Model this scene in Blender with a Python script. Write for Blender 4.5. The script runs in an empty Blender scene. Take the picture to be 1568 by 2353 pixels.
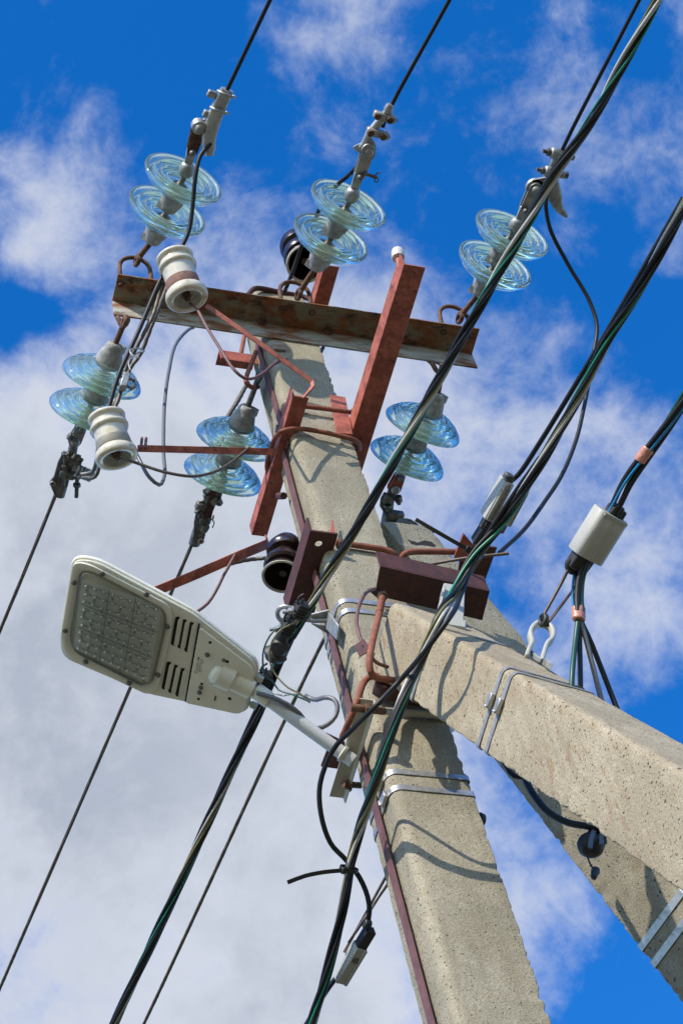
import bpy, bmesh, math, random
from mathutils import Vector as V, Matrix, noise
random.seed(7)
sc = bpy.context.scene
COL = sc.collection
R_ = math.radians

# ------------------------------------------------------------------ camera, sky, sun, exposure
FPX, CX, CY = 5165.0, 784.0, 1176.0              # focal length and centre for a 1568 x 2352 picture
AX = V((0.95671, 0.12112, 0.26349))              # crossarm direction seen from the camera (right, down, forward)
zz = V((-1004, -3306, 5165)).normalized()
ax = V((1, .1266, .2754)); ax = (ax - zz * ax.dot(zz)).normalized()
yy = zz.cross(ax)
WR = Matrix((ax, yy, zz))                        # camera frame -> world
CAM = V((-1.577, -2.920, 1.6))
cam_d = bpy.data.cameras.new('camera'); cam = bpy.data.objects.new('camera', cam_d); COL.objects.link(cam)
rt, dn, fw = WR @ V((1, 0, 0)), WR @ V((0, 1, 0)), WR @ V((0, 0, 1))
M3 = Matrix((rt, -dn, -fw)).transposed()
cam.matrix_world = Matrix.Translation(CAM) @ M3.to_4x4()
cam_d.sensor_fit = 'VERTICAL'; cam_d.sensor_height = 36.0; cam_d.sensor_width = 24.0
cam_d.lens = 36.0 * FPX / 2352.0
cam_d.clip_start = 0.05; cam_d.clip_end = 3000
sc.camera = cam

SUN = V((-0.63, -0.56, 0.54)).normalized()       # direction to the sun
sun_el = math.asin(SUN.z); sun_az = math.atan2(SUN.x, SUN.y)
ld = bpy.data.lights.new('sun', 'SUN'); ld.energy = 5.0; ld.angle = R_(0.53); ld.color = (1.0, 0.93, 0.82)
lo = bpy.data.objects.new('sun', ld); COL.objects.link(lo)
lo.rotation_euler = SUN.to_track_quat('Z', 'Y').to_euler()

sc.view_settings.view_transform = 'Standard'; sc.view_settings.look = 'None'
sc.view_settings.exposure = 0.12; sc.view_settings.gamma = 1.0; sc.view_settings.use_curve_mapping = False


def at(u, v, x=None, y=None, z=None, d=None):
    """world point seen at (u, v) that lies on the given world plane (or at distance d)"""
    r = (WR @ V(((u - CX) / FPX, (v - CY) / FPX, 1.0))).normalized()
    if d is None:
        if x is not None: d = (x - CAM.x) / r.x
        elif y is not None: d = (y - CAM.y) / r.y
        else: d = (z - CAM.z) / r.z
    return CAM + r * d


def onplane(u, v, p0, n):
    r = (WR @ V(((u - CX) / FPX, (v - CY) / FPX, 1.0)))
    return CAM + r * ((p0 - CAM).dot(n) / r.dot(n))


def skydir(u, v):
    return (WR @ V(((u - CX) / FPX, (v - CY) / FPX, 1.0))).normalized()


def make_world():
    w = bpy.data.worlds.new('World'); sc.world = w; w.use_nodes = True
    nt = w.node_tree; N = nt.nodes; L = nt.links; N.clear()
    out = N.new('ShaderNodeOutputWorld'); bg = N.new('ShaderNodeBackground')
    sky = N.new('ShaderNodeTexSky'); sky.sky_type = 'NISHITA'; sky.sun_disc = False
    sky.sun_elevation = sun_el; sky.sun_rotation = sun_az
    sky.air_density = 1.0; sky.dust_density = 0.3; sky.ozone_density = 3.0; sky.altitude = 200
    hs = N.new('ShaderNodeHueSaturation'); hs.inputs['Saturation'].default_value = 1.37; hs.inputs['Value'].default_value = 2.45
    hs.inputs['Hue'].default_value = 0.510
    L.new(sky.outputs[0], hs.inputs['Color'])
    bg.inputs['Strength'].default_value = 0.11
    geo = N.new('ShaderNodeTexCoord')
    nrm = N.new('ShaderNodeVectorMath'); nrm.operation = 'NORMALIZE'; L.new(geo.outputs['Generated'], nrm.inputs[0])
    D = nrm.outputs[0]

    def math_(op, a, b=None, clamp=False):
        m = N.new('ShaderNodeMath'); m.operation = op; m.use_clamp = clamp
        for i, q in enumerate((a, b)):
            if q is None: continue
            if isinstance(q, (int, float)): m.inputs[i].default_value = q
            else: L.new(q, m.inputs[i])
        return m.outputs[0]

    def noise_(vec, scale, detail, rough, dist=0.0, lac=2.0):
        n = N.new('ShaderNodeTexNoise'); n.inputs['Scale'].default_value = scale; n.inputs['Detail'].default_value = detail
        n.inputs['Roughness'].default_value = rough; n.inputs['Distortion'].default_value = dist; n.inputs['Lacunarity'].default_value = lac
        L.new(vec, n.inputs['Vector']); return n
    # bend the direction a little so that the cloud masses get torn outlines
    nw = noise_(D, 11.0, 3, 0.5)
    sub = N.new('ShaderNodeVectorMath'); sub.operation = 'SUBTRACT'; L.new(nw.outputs['Color'], sub.inputs[0]); sub.inputs[1].default_value = (.5, .5, .5)
    scl = N.new('ShaderNodeVectorMath'); scl.operation = 'SCALE'; L.new(sub.outputs[0], scl.inputs[0]); scl.inputs['Scale'].default_value = 0.065
    add = N.new('ShaderNodeVectorMath'); add.operation = 'ADD'; L.new(D, add.inputs[0]); L.new(scl.outputs[0], add.inputs[1])
    nw2 = N.new('ShaderNodeVectorMath'); nw2.operation = 'NORMALIZE'; L.new(add.outputs[0], nw2.inputs[0])
    Dw = nw2.outputs[0]
    # the cloud banks: direction, angular radius, weight
    lobes = [((150, 1600), 600, .80), ((350, 2150), 650, .62), ((230, 1180), 330, .55), ((620, 1750), 480, .45), ((640, 2250), 300, .25),
             ((560, 1010), 260, .50), ((840, 980), 200, .34), ((60, 1020), 200, .34), ((850, 1330), 300, .40), ((420, 800), 130, .20),
             ((230, 400), 130, .34), ((120, 440), 110, .26), ((200, 560), 130, .32), ((90, 640), 90, .16), ((20, 560), 80, .20), ((300, 660), 110, .2),
             ((560, 560), 130, .26), ((480, 470), 90, .14), ((700, 660), 130, .24), ((880, 700), 170, .30), ((980, 860), 190, .30), ((800, 560), 110, .20),
             ((1190, 170), 150, .22), ((1270, 100), 110, .14), ((720, -10), 120, .26), ((640, 40), 80, .16), ((880, 20), 110, .16), ((1500, 330), 150, .18), ((1150, 340), 110, .10),
             ((1230, 880), 150, .22), ((1240, 650), 100, .22), ((1080, 1000), 160, .28), ((1290, 1090), 160, .34), ((1480, 1000), 150, .26), ((1540, 1200), 170, .26), ((1420, 1400), 200, .30),
             ((1230, 1560), 150, .34), ((1500, 1430), 130, .28), ((1180, 1880), 220, .10), ((1330, 2010), 170, .08), ((1150, 2250), 160, .12), ((860, 2350), 300, .3),
             ((20, 740), 100, -.55), ((130, 760), 60, -.3), ((1140, 1370), 80, -.30), ((420, 160), 300, -.30), ((1000, 330), 200, -.20), ((1420, 640), 130, -.22),
             ((1470, 2300), 190, -.30), ((1540, 1660), 90, -.36), ((1500, 800), 110, -.14), ((1180, 760), 60, -.2)]
    tot = None
    for (uv, r, a) in lobes:
        dv = N.new('ShaderNodeVectorMath'); dv.operation = 'DOT_PRODUCT'; L.new(Dw, dv.inputs[0]); dv.inputs[1].default_value = skydir(*uv)
        s = r / FPX
        e = math_('MULTIPLY', math_('SUBTRACT', dv.outputs['Value'], 1.0), 2.0 / (s * s))
        e = math_('MULTIPLY', math_('EXPONENT', e), a)
        tot = e if tot is None else math_('ADD', tot, e)
    n1 = noise_(Dw, 17.0, 12, 0.62, 0.0)
    n2 = noise_(Dw, 3.1, 5, 0.5)
    n3 = noise_(D, 44.0, 10, 0.64, 0.15)
    dsum = math_('ADD', tot, math_('MULTIPLY', math_('SUBTRACT', n1.outputs['Fac'], 0.5), 1.75))
    dsum = math_('ADD', dsum, math_('MULTIPLY', math_('SUBTRACT', n3.outputs['Fac'], 0.5), 0.85))
    dsum = math_('ADD', dsum, math_('MULTIPLY', math_('SUBTRACT', n2.outputs['Fac'], 0.5), 0.35))
    mr = N.new('ShaderNodeMapRange'); mr.interpolation_type = 'SMOOTHSTEP'
    mr.inputs['From Min'].default_value = -0.06; mr.inputs['From Max'].default_value = 1.05
    L.new(dsum, mr.inputs['Value'])
    cov = mr.outputs[0]
    # cloud brightness: thick banks turn grey, thin edges stay white
    thick = N.new('ShaderNodeMapRange'); thick.inputs['From Min'].default_value = 0.45; thick.inputs['From Max'].default_value = 1.5
    L.new(dsum, thick.inputs['Value'])
    n4 = noise_(Dw, 7.5, 7, 0.52)
    tk = math_('MULTIPLY', thick.outputs[0], math_('MULTIPLY', n4.outputs['Fac'], 1.7), clamp=True)
    cr = N.new('ShaderNodeMixRGB'); L.new(tk, cr.inputs['Fac'])
    cr.inputs['Color1'].default_value = (6.7, 6.95, 7.6, 1); cr.inputs['Color2'].default_value = (3.9, 4.3, 4.95, 1)
    mx = N.new('ShaderNodeMixRGB'); L.new(math_('MULTIPLY', cov, 0.94), mx.inputs['Fac']); L.new(hs.outputs[0], mx.inputs['Color1']); L.new(cr.outputs[0], mx.inputs['Color2'])
    L.new(mx.outputs[0], bg.inputs['Color']); L.new(bg.outputs[0], out.inputs['Surface'])


make_world()

# ------------------------------------------------------------------ materials


def mat(name, color, rough=.5, metal=0.0, var=0.0, vscale=40, color2=None, mix=(.45, .6), bump=0.0, bscale=200, spec=.5, coat=0.0,
        color3=None, mix3=(.6, .7), scale3=90, streak=None):
    m = bpy.data.materials.new(name); m.use_nodes = True
    nt = m.node_tree; N = nt.nodes; L = nt.links
    b = N['Principled BSDF']
    b.inputs['Roughness'].default_value = rough; b.inputs['Metallic'].default_value = metal
    b.inputs['Specular IOR Level'].default_value = spec; b.inputs['Coat Weight'].default_value = coat
    tc = N.new('ShaderNodeTexCoord')
    vec = tc.outputs['Object']
    if streak:
        mp = N.new('ShaderNodeMapping'); mp.inputs['Scale'].default_value = streak; L.new(vec, mp.inputs['Vector']); vec = mp.outputs[0]

    def nz(scale, detail=6, rough_=.6):
        n = N.new('ShaderNodeTexNoise'); n.inputs['Scale'].default_value = scale; n.inputs['Detail'].default_value = detail; n.inputs['Roughness'].default_value = rough_
        L.new(vec, n.inputs['Vector']); return n.outputs['Fac']

    def ramp(f, a, c):
        r = N.new('ShaderNodeMapRange'); r.inputs['From Min'].default_value = a; r.inputs['From Max'].default_value = c; L.new(f, r.inputs['Value']); return r.outputs[0]
    c = (*color, 1)
    col = None
    if color2 or color3 or var:
        rgb = N.new('ShaderNodeRGB'); rgb.outputs[0].default_value = c; col = rgb.outputs[0]
    if color2:
        x = N.new('ShaderNodeMixRGB'); L.new(ramp(nz(vscale), *mix), x.inputs['Fac']); L.new(col, x.inputs['Color1']); x.inputs['Color2'].default_value = (*color2, 1); col = x.outputs[0]
    if color3:
        x = N.new('ShaderNodeMixRGB'); L.new(ramp(nz(scale3, 8, .7), *mix3), x.inputs['Fac']); L.new(col, x.inputs['Color1']); x.inputs['Color2'].default_value = (*color3, 1); col = x.outputs[0]
    if var:
        h = N.new('ShaderNodeHueSaturation'); L.new(col, h.inputs['Color'])
        r = N.new('ShaderNodeMapRange'); r.inputs['To Min'].default_value = 1 - var; r.inputs['To Max'].default_value = 1 + var
        r.inputs['From Min'].default_value = .3; r.inputs['From Max'].default_value = .7
        L.new(nz(vscale * 1.7, 8, .65), r.inputs['Value']); L.new(r.outputs[0], h.inputs['Value']); col = h.outputs[0]
    if col is not None: L.new(col, b.inputs['Base Color'])
    else: b.inputs['Base Color'].default_value = c
    if bump:
        bp = N.new('ShaderNodeBump'); bp.inputs['Strength'].default_value = 1.0; bp.inputs['Distance'].default_value = bump
        L.new(nz(bscale, 6, .65), bp.inputs['Height']); L.new(bp.outputs[0], b.inputs['Normal'])
    return m


def concrete(name, base, tint, pit_col, stain=None):
    m = bpy.data.materials.new(name); m.use_nodes = True
    nt = m.node_tree; N = nt.nodes; L = nt.links
    b = N['Principled BSDF']; b.inputs['Roughness'].default_value = .92; b.inputs['Specular IOR Level'].default_value = .25
    tc = N.new('ShaderNodeTexCoord'); vec = tc.outputs['Object']

    def nz(scale, detail=6, rough_=.6, v=None):
        n = N.new('ShaderNodeTexNoise'); n.inputs['Scale'].default_value = scale; n.inputs['Detail'].default_value = detail; n.inputs['Roughness'].default_value = rough_
        L.new(v or vec, n.inputs['Vector']); return n.outputs['Fac']

    def ramp(f, a, c, t0=0, t1=1):
        r = N.new('ShaderNodeMapRange'); r.inputs['From Min'].default_value = a; r.inputs['From Max'].default_value = c
        r.inputs['To Min'].default_value = t0; r.inputs['To Max'].default_value = t1; L.new(f, r.inputs['Value']); return r.outputs[0]

    def mix(f, c1, c2, mode='MIX'):
        x = N.new('ShaderNodeMixRGB'); x.blend_type = mode
        if isinstance(f, float): x.inputs['Fac'].default_value = f
        else: L.new(f, x.inputs['Fac'])
        for i, c in ((1, c1), (2, c2)):
            if isinstance(c, tuple): x.inputs[i].default_value = (*c, 1)
            else: L.new(c, x.inputs[i])
        return x.outputs[0]
    col = mix(ramp(nz(6, 6, .6), .38, .62), base, tint)
    col = mix(ramp(nz(260, 4, .85), .38, .66), mix(1.0, col, (.62, .62, .61), 'MULTIPLY'), mix(1.0, col, (1.20, 1.20, 1.17), 'MULTIPLY'))
    col = mix(ramp(nz(24, 7, .7), .40, .64, 0, .5), col, (base[0] * .70, base[1] * .67, base[2] * .62))
    col = mix(ramp(nz(9, 5, .6), .60, .74, 0, .45), col, (.24, .15, .075))
    # run-off streaks down the shaft
    mp = N.new('ShaderNodeMapping'); mp.inputs['Scale'].default_value = (38, 38, 3.0); L.new(vec, mp.inputs['Vector'])
    col = mix(ramp(nz(1.0, 6, .65, mp.outputs[0]), .47, .70, 0, .55), col, (base[0] * .55, base[1] * .52, base[2] * .48))
    if stain:
        mp2 = N.new('ShaderNodeMapping'); mp2.inputs['Scale'].default_value = (70, 70, 18); L.new(vec, mp2.inputs['Vector'])
        sp = ramp(nz(1.0, 4, .6, mp2.outputs[0]), .56, .66)
        zone = ramp(nz(5.5, 3, .5), .40, .56)
        mm = N.new('ShaderNodeMath'); mm.operation = 'MULTIPLY'; L.new(sp, mm.inputs[0]); L.new(zone, mm.inputs[1])
        m3 = N.new('ShaderNodeMath'); m3.operation = 'MULTIPLY'; L.new(mm.outputs[0], m3.inputs[0]); m3.inputs[1].default_value = .5
        col = mix(m3.outputs[0], col, stain)
    # pale aggregate grains
    vo2 = N.new('ShaderNodeTexVoronoi'); vo2.inputs['Scale'].default_value = 150; L.new(vec, vo2.inputs['Vector'])
    g = N.new('ShaderNodeSeparateColor'); L.new(vo2.outputs['Color'], g.inputs[0])
    gm = ramp(g.outputs[0], .93, .95); gd = ramp(vo2.outputs['Distance'], .34, .22)
    mg = N.new('ShaderNodeMath'); mg.operation = 'MULTIPLY'; L.new(gm, mg.inputs[0]); L.new(gd, mg.inputs[1])
    mgs = N.new('ShaderNodeMath'); mgs.operation = 'MULTIPLY'; L.new(mg.outputs[0], mgs.inputs[0]); mgs.inputs[1].default_value = .5
    col = mix(mgs.outputs[0], col, (.50, .48, .44))
    # air-bubble pits of two sizes
    hs = []
    for sc_, lo_, frac in ((80, .26, .66), (165, .32, .42)):
        vn = N.new('ShaderNodeVectorMath'); vn.operation = 'ADD'; vn.inputs[1].default_value = (sc_, 3.1, 7.7)
        wn = N.new('ShaderNodeTexNoise'); wn.inputs['Scale'].default_value = sc_ * 1.6; wn.inputs['Detail'].default_value = 3; L.new(vec, wn.inputs['Vector'])
        wm = N.new('ShaderNodeVectorMath'); wm.operation = 'MULTIPLY_ADD'; L.new(wn.outputs['Color'], wm.inputs[0]); wm.inputs[1].default_value = (.9 / sc_,) * 3; L.new(vec, wm.inputs[2]); L.new(wm.outputs[0], vn.inputs[0])
        vo = N.new('ShaderNodeTexVoronoi'); vo.inputs['Scale'].default_value = sc_; L.new(vn.outputs[0], vo.inputs['Vector'])
        s = N.new('ShaderNodeSeparateColor'); L.new(vo.outputs['Color'], s.inputs[0])
        sel = ramp(s.outputs[1], frac, frac + .04)
        siz = ramp(s.outputs[2], 0, 1, .35, 1.0)
        ml = N.new('ShaderNodeMath'); ml.operation = 'MULTIPLY'; L.new(siz, ml.inputs[0]); ml.inputs[1].default_value = lo_
        df = N.new('ShaderNodeMath'); df.operation = 'SUBTRACT'; L.new(ml.outputs[0], df.inputs[0]); L.new(vo.outputs['Distance'], df.inputs[1])
        pm = ramp(df.outputs[0], 0, .05)
        m2 = N.new('ShaderNodeMath'); m2.operation = 'MULTIPLY'; L.new(pm, m2.inputs[0]); L.new(sel, m2.inputs[1])
        hs.append(m2.outputs[0])
    ad = N.new('ShaderNodeMath'); ad.operation = 'MAXIMUM'; L.new(hs[0], ad.inputs[0]); L.new(hs[1], ad.inputs[1])
    col = mix(ad.outputs[0], col, pit_col)
    L.new(col, b.inputs['Base Color'])
    inv = N.new('ShaderNodeMath'); inv.operation = 'SUBTRACT'; inv.inputs[0].default_value = 1; L.new(ad.outputs[0], inv.inputs[1])
    h2 = N.new('ShaderNodeMath'); h2.operation = 'MULTIPLY_ADD'; L.new(nz(170, 6, .7), h2.inputs[0]); h2.inputs[1].default_value = .9; L.new(inv.outputs[0], h2.inputs[2])
    bp = N.new('ShaderNodeBump'); bp.inputs['Distance'].default_value = .0030; L.new(h2.outputs[0], bp.inputs['Height']); L.new(bp.outputs[0], b.inputs['Normal'])
    return m


def glassmat(name, color, rough=.02, tr=1.0):
    m = bpy.data.materials.new(name); m.use_nodes = True
    nt = m.node_tree; b = nt.nodes['Principled BSDF']
    b.inputs['Base Color'].default_value = (*color, 1); b.inputs['Transmission Weight'].default_value = tr
    b.inputs['Roughness'].default_value = rough; b.inputs['IOR'].default_value = 1.5
    return m


def thin_glass(name, tint):
    m = bpy.data.materials.new(name); m.use_nodes = True; nt = m.node_tree; N = nt.nodes; L = nt.links; N.clear()
    o = N.new('ShaderNodeOutputMaterial'); mx = N.new('ShaderNodeMixShader'); tr_ = N.new('ShaderNodeBsdfTransparent'); gl_ = N.new('ShaderNodeBsdfGlossy'); fr = N.new('ShaderNodeFresnel')
    tr_.inputs['Color'].default_value = (*tint, 1); gl_.inputs['Roughness'].default_value = .04; fr.inputs['IOR'].default_value = 1.5
    L.new(fr.outputs[0], mx.inputs[0]); L.new(tr_.outputs[0], mx.inputs[1]); L.new(gl_.outputs[0], mx.inputs[2]); L.new(mx.outputs[0], o.inputs[0]); return m


M = {}
M['concrete'] = concrete('grey_concrete', (.42, .375, .28), (.31, .28, .205), (.055, .05, .042))
M['concrete_warm'] = concrete('weathered_warm_concrete', (.48, .41, .295), (.37, .31, .215), (.10, .07, .045), stain=(.22, .115, .045))
M['concrete_end'] = concrete('rough_grey_concrete', (.36, .34, .28), (.27, .255, .21), (.05, .045, .04))
M['arm'] = mat('rusty_grey_painted_steel', (.36, .35, .30), .75, 0, .18, 14, (.20, .075, .025), (.44, .60), .0006, 300, color3=(.055, .022, .012), mix3=(.56, .66), scale3=38, streak=(.5, 1, 1.6))
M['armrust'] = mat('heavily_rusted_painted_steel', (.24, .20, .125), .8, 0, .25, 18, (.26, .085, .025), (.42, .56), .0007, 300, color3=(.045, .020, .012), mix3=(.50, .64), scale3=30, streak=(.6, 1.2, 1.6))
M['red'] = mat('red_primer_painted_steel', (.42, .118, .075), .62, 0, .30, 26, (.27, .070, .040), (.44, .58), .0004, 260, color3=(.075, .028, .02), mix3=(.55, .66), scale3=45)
M['darkred'] = mat('shade_darkened_rusty_red_steel', (.085, .025, .018), .7, 0, .25, 30, (.05, .018, .013), (.4, .62), .0005, 260)  # rusty red darkened further, shade under the angle irons put into the colour
M['rod'] = mat('orange_rusty_steel_rod', (.25, .082, .045), .8, 0, .25, 40, (.20, .062, .03), (.42, .6), .0006, 300)
M['rust'] = mat('brown_rusty_iron', (.17, .085, .045), .8, .1, .35, 60, (.07, .035, .022), (.42, .6), .0008, 260)
M['strip'] = mat('brown_earthing_steel', (.165, .075, .065), .6, 0, .15, 30, (.13, .058, .05), (.42, .6), .0002, 260)
M['galv'] = mat('galvanised_iron', (.40, .41, .39), .5, .55, .2, 35, (.27, .275, .26), (.4, .62), .0006, 220)
M['galvdark'] = mat('dull_grey_cast_iron', (.20, .20, .19), .55, .5, .3, 45, (.10, .09, .075), (.42, .6), .0008, 240)
M['aluminium'] = mat('cast_aluminium', (.46, .46, .44), .42, .6, .12, 30, (.36, .36, .345), (.4, .62), .0003, 260)
M['stainless'] = mat('dull_steel_band', (.45, .45, .43), .42, .65, .25, 40, (.30, .28, .25), (.50, .66))
M['cap'] = mat('mottled_grey_cap_iron', (.36, .36, .335), .75, .15, .2, 50, (.25, .25, .235), (.42, .6), .0014, 130)
M['glass'] = glassmat('clear_aqua_glass', (.83, .985, .88), .015, .91)
M['white_porc'] = mat('cream_white_porcelain', (.64, .58, .455), .2, 0, .08, 30, (.42, .34, .21), (.52, .72), coat=.5)
M['white_rim'] = mat('cream_porcelain_face', (.55, .50, .38), .35, 0, .1, 20, (.40, .33, .2), (.5, .7))
M['grey_in'] = mat('grey_weathered_porcelain', (.42, .42, .35), .5, 0, .2, 40)
M['brown_porc'] = mat('dark_brown_glazed_porcelain', (.022, .011, .009), .25, 0, .2, 40, coat=.25)
M['brown_rim'] = mat('unglazed_cream_rim', (.42, .38, .30), .6, 0, .1, 30)
M['rustband'] = mat('rusty_band_steel', (.26, .14, .11), .8, 0, .3, 60)
M['zincband'] = mat('dull_zinc_band_steel', (.33, .31, .25), .6, .3, .15, 50)
M['black'] = mat('black_cable_sheath', (.011, .011, .012), .5, 0, .2, 60, spec=.35)
M['blackmatte'] = mat('black_plastic', (.022, .021, .020), .55, 0, .2, 60)
M['greycable'] = mat('grey_cable_sheath', (.13, .13, .135), .42)
M['green'] = mat('green_striped_sheath', (.010, .20, .12), .4)
M['darkgreen'] = mat('dark_green_sheath', (.008, .060, .035), .42)
M['olive'] = mat('olive_yellow_sheath', (.16, .15, .05), .45, 0, .3, 30)
M['blue'] = mat('blue_striped_sheath', (.01, .19, .42), .4)
M['palewire'] = mat('pale_grey_sheath', (.46, .44, .40), .42, 0, .15, 30)
M['strand'] = mat('weathered_aluminium_strand', (.115, .10, .08), .55, .4, .25, 60)
M['steelwire'] = mat('thin_brown_steel_rope', (.12, .09, .07), .55, .4, .25, 60)
M['copper'] = mat('copper_coloured_tape', (.58, .25, .18), .42, .1, .1, 40)
M['lamp'] = mat('beige_painted_aluminium', (.80, .77, .645), .36, 0, .06, 10, (.72, .685, .55), (.5, .7), .00015, 300)
M['lampframe'] = mat('beige_frame_paint', (.74, .71, .58), .38, 0, .04, 10)
M['pipe'] = mat('pale_grey_painted_pipe', (.55, .56, .54), .38, 0, .05, 14)
M['slot'] = mat('dark_vent_opening', (.018, .015, .012), .9)
M['panel'] = mat('grey_led_panel', (.84, .86, .79), .5, 0, .06, 30)
M['line'] = mat('dull_divider', (.42, .44, .42), .4)
M['screw'] = mat('steel_screw', (.16, .15, .13), .4, .6)
M['lens'] = thin_glass('clear_cover_glazing', (.95, .965, .955))
M['led'] = mat('clear_silver_led_lens', (.95, .96, .95), .07, .95)
M['chip'] = mat('led_chip', (.45, .40, .22), .3)
M['print'] = mat('grey_printed_marking', (.10, .10, .09), .6)
M['paleblk'] = mat('pale_plastic_bracket', (.43, .42, .36), .45, 0, .05, 20)
M['clampbody'] = mat('pale_grey_wedge_casting', (.40, .39, .34), .5, 0, .06, 25, (.44, .41, .34), (.56, .72))
M['creambrk'] = mat('cream_painted_steel', (.46, .44, .35), .45, 0, .08, 16, (.30, .22, .12), (.66, .74))
M['knob'] = mat('dirty_white_knob', (.55, .53, .47), .5, 0, .1, 40)
M['moss'] = mat('moss_green', (.07, .10, .02), .95)
M['ground'] = mat('dry_grass_ground', (.10, .10, .052), .95, 0, .25, .6, (.15, .125, .08), (.4, .6))

# ------------------------------------------------------------------ mesh helpers


def frames(pts):
    """tangents and rotation minimising normals along a polyline"""
    n = len(pts); T = []
    for i in range(n):
        a = pts[max(i - 1, 0)]; b = pts[min(i + 1, n - 1)]
        T.append((b - a).normalized())
    u = T[0].orthogonal().normalized(); U = [u]
    for i in range(1, n):
        u = U[-1] - T[i] * U[-1].dot(T[i])
        U.append(u.normalized() if u.length > 1e-6 else T[i].orthogonal().normalized())
    return T, U


def smooth(pts, step=.02, maxn=400):
    """Catmull-Rom through the points, about one sample per step metres"""
    pts = [V(p) for p in pts]
    if len(pts) < 3:
        n = max(2, min(maxn, int((pts[1] - pts[0]).length / step) + 1)); return [pts[0].lerp(pts[1], i / (n - 1)) for i in range(n)]
    P = [pts[0] * 2 - pts[1]] + pts + [pts[-1] * 2 - pts[-2]]
    out = []
    for i in range(1, len(P) - 2):
        p0, p1, p2, p3 = P[i - 1:i + 3]
        t0 = 0; t1 = max((p1 - p0).length, 1e-5) ** .5; t2 = t1 + max((p2 - p1).length, 1e-5) ** .5; t3 = t2 + max((p3 - p2).length, 1e-5) ** .5
        k = max(2, int((p2 - p1).length / step) + 1)
        for j in range(k):
            t = t1 + (t2 - t1) * j / k
            a1 = p0 * ((t1 - t) / (t1 - t0)) + p1 * ((t - t0) / (t1 - t0))
            a2 = p1 * ((t2 - t) / (t2 - t1)) + p2 * ((t - t1) / (t2 - t1))
            a3 = p2 * ((t3 - t) / (t3 - t2)) + p3 * ((t - t2) / (t3 - t2))
            b1 = a1 * ((t2 - t) / (t2 - t0)) + a2 * ((t - t0) / (t2 - t0))
            b2 = a2 * ((t3 - t) / (t3 - t1)) + a3 * ((t - t1) / (t3 - t1))
            out.append(b1 * ((t2 - t) / (t2 - t1)) + b2 * ((t - t1) / (t2 - t1)))
    out.append(pts[-1])
    return out


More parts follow.
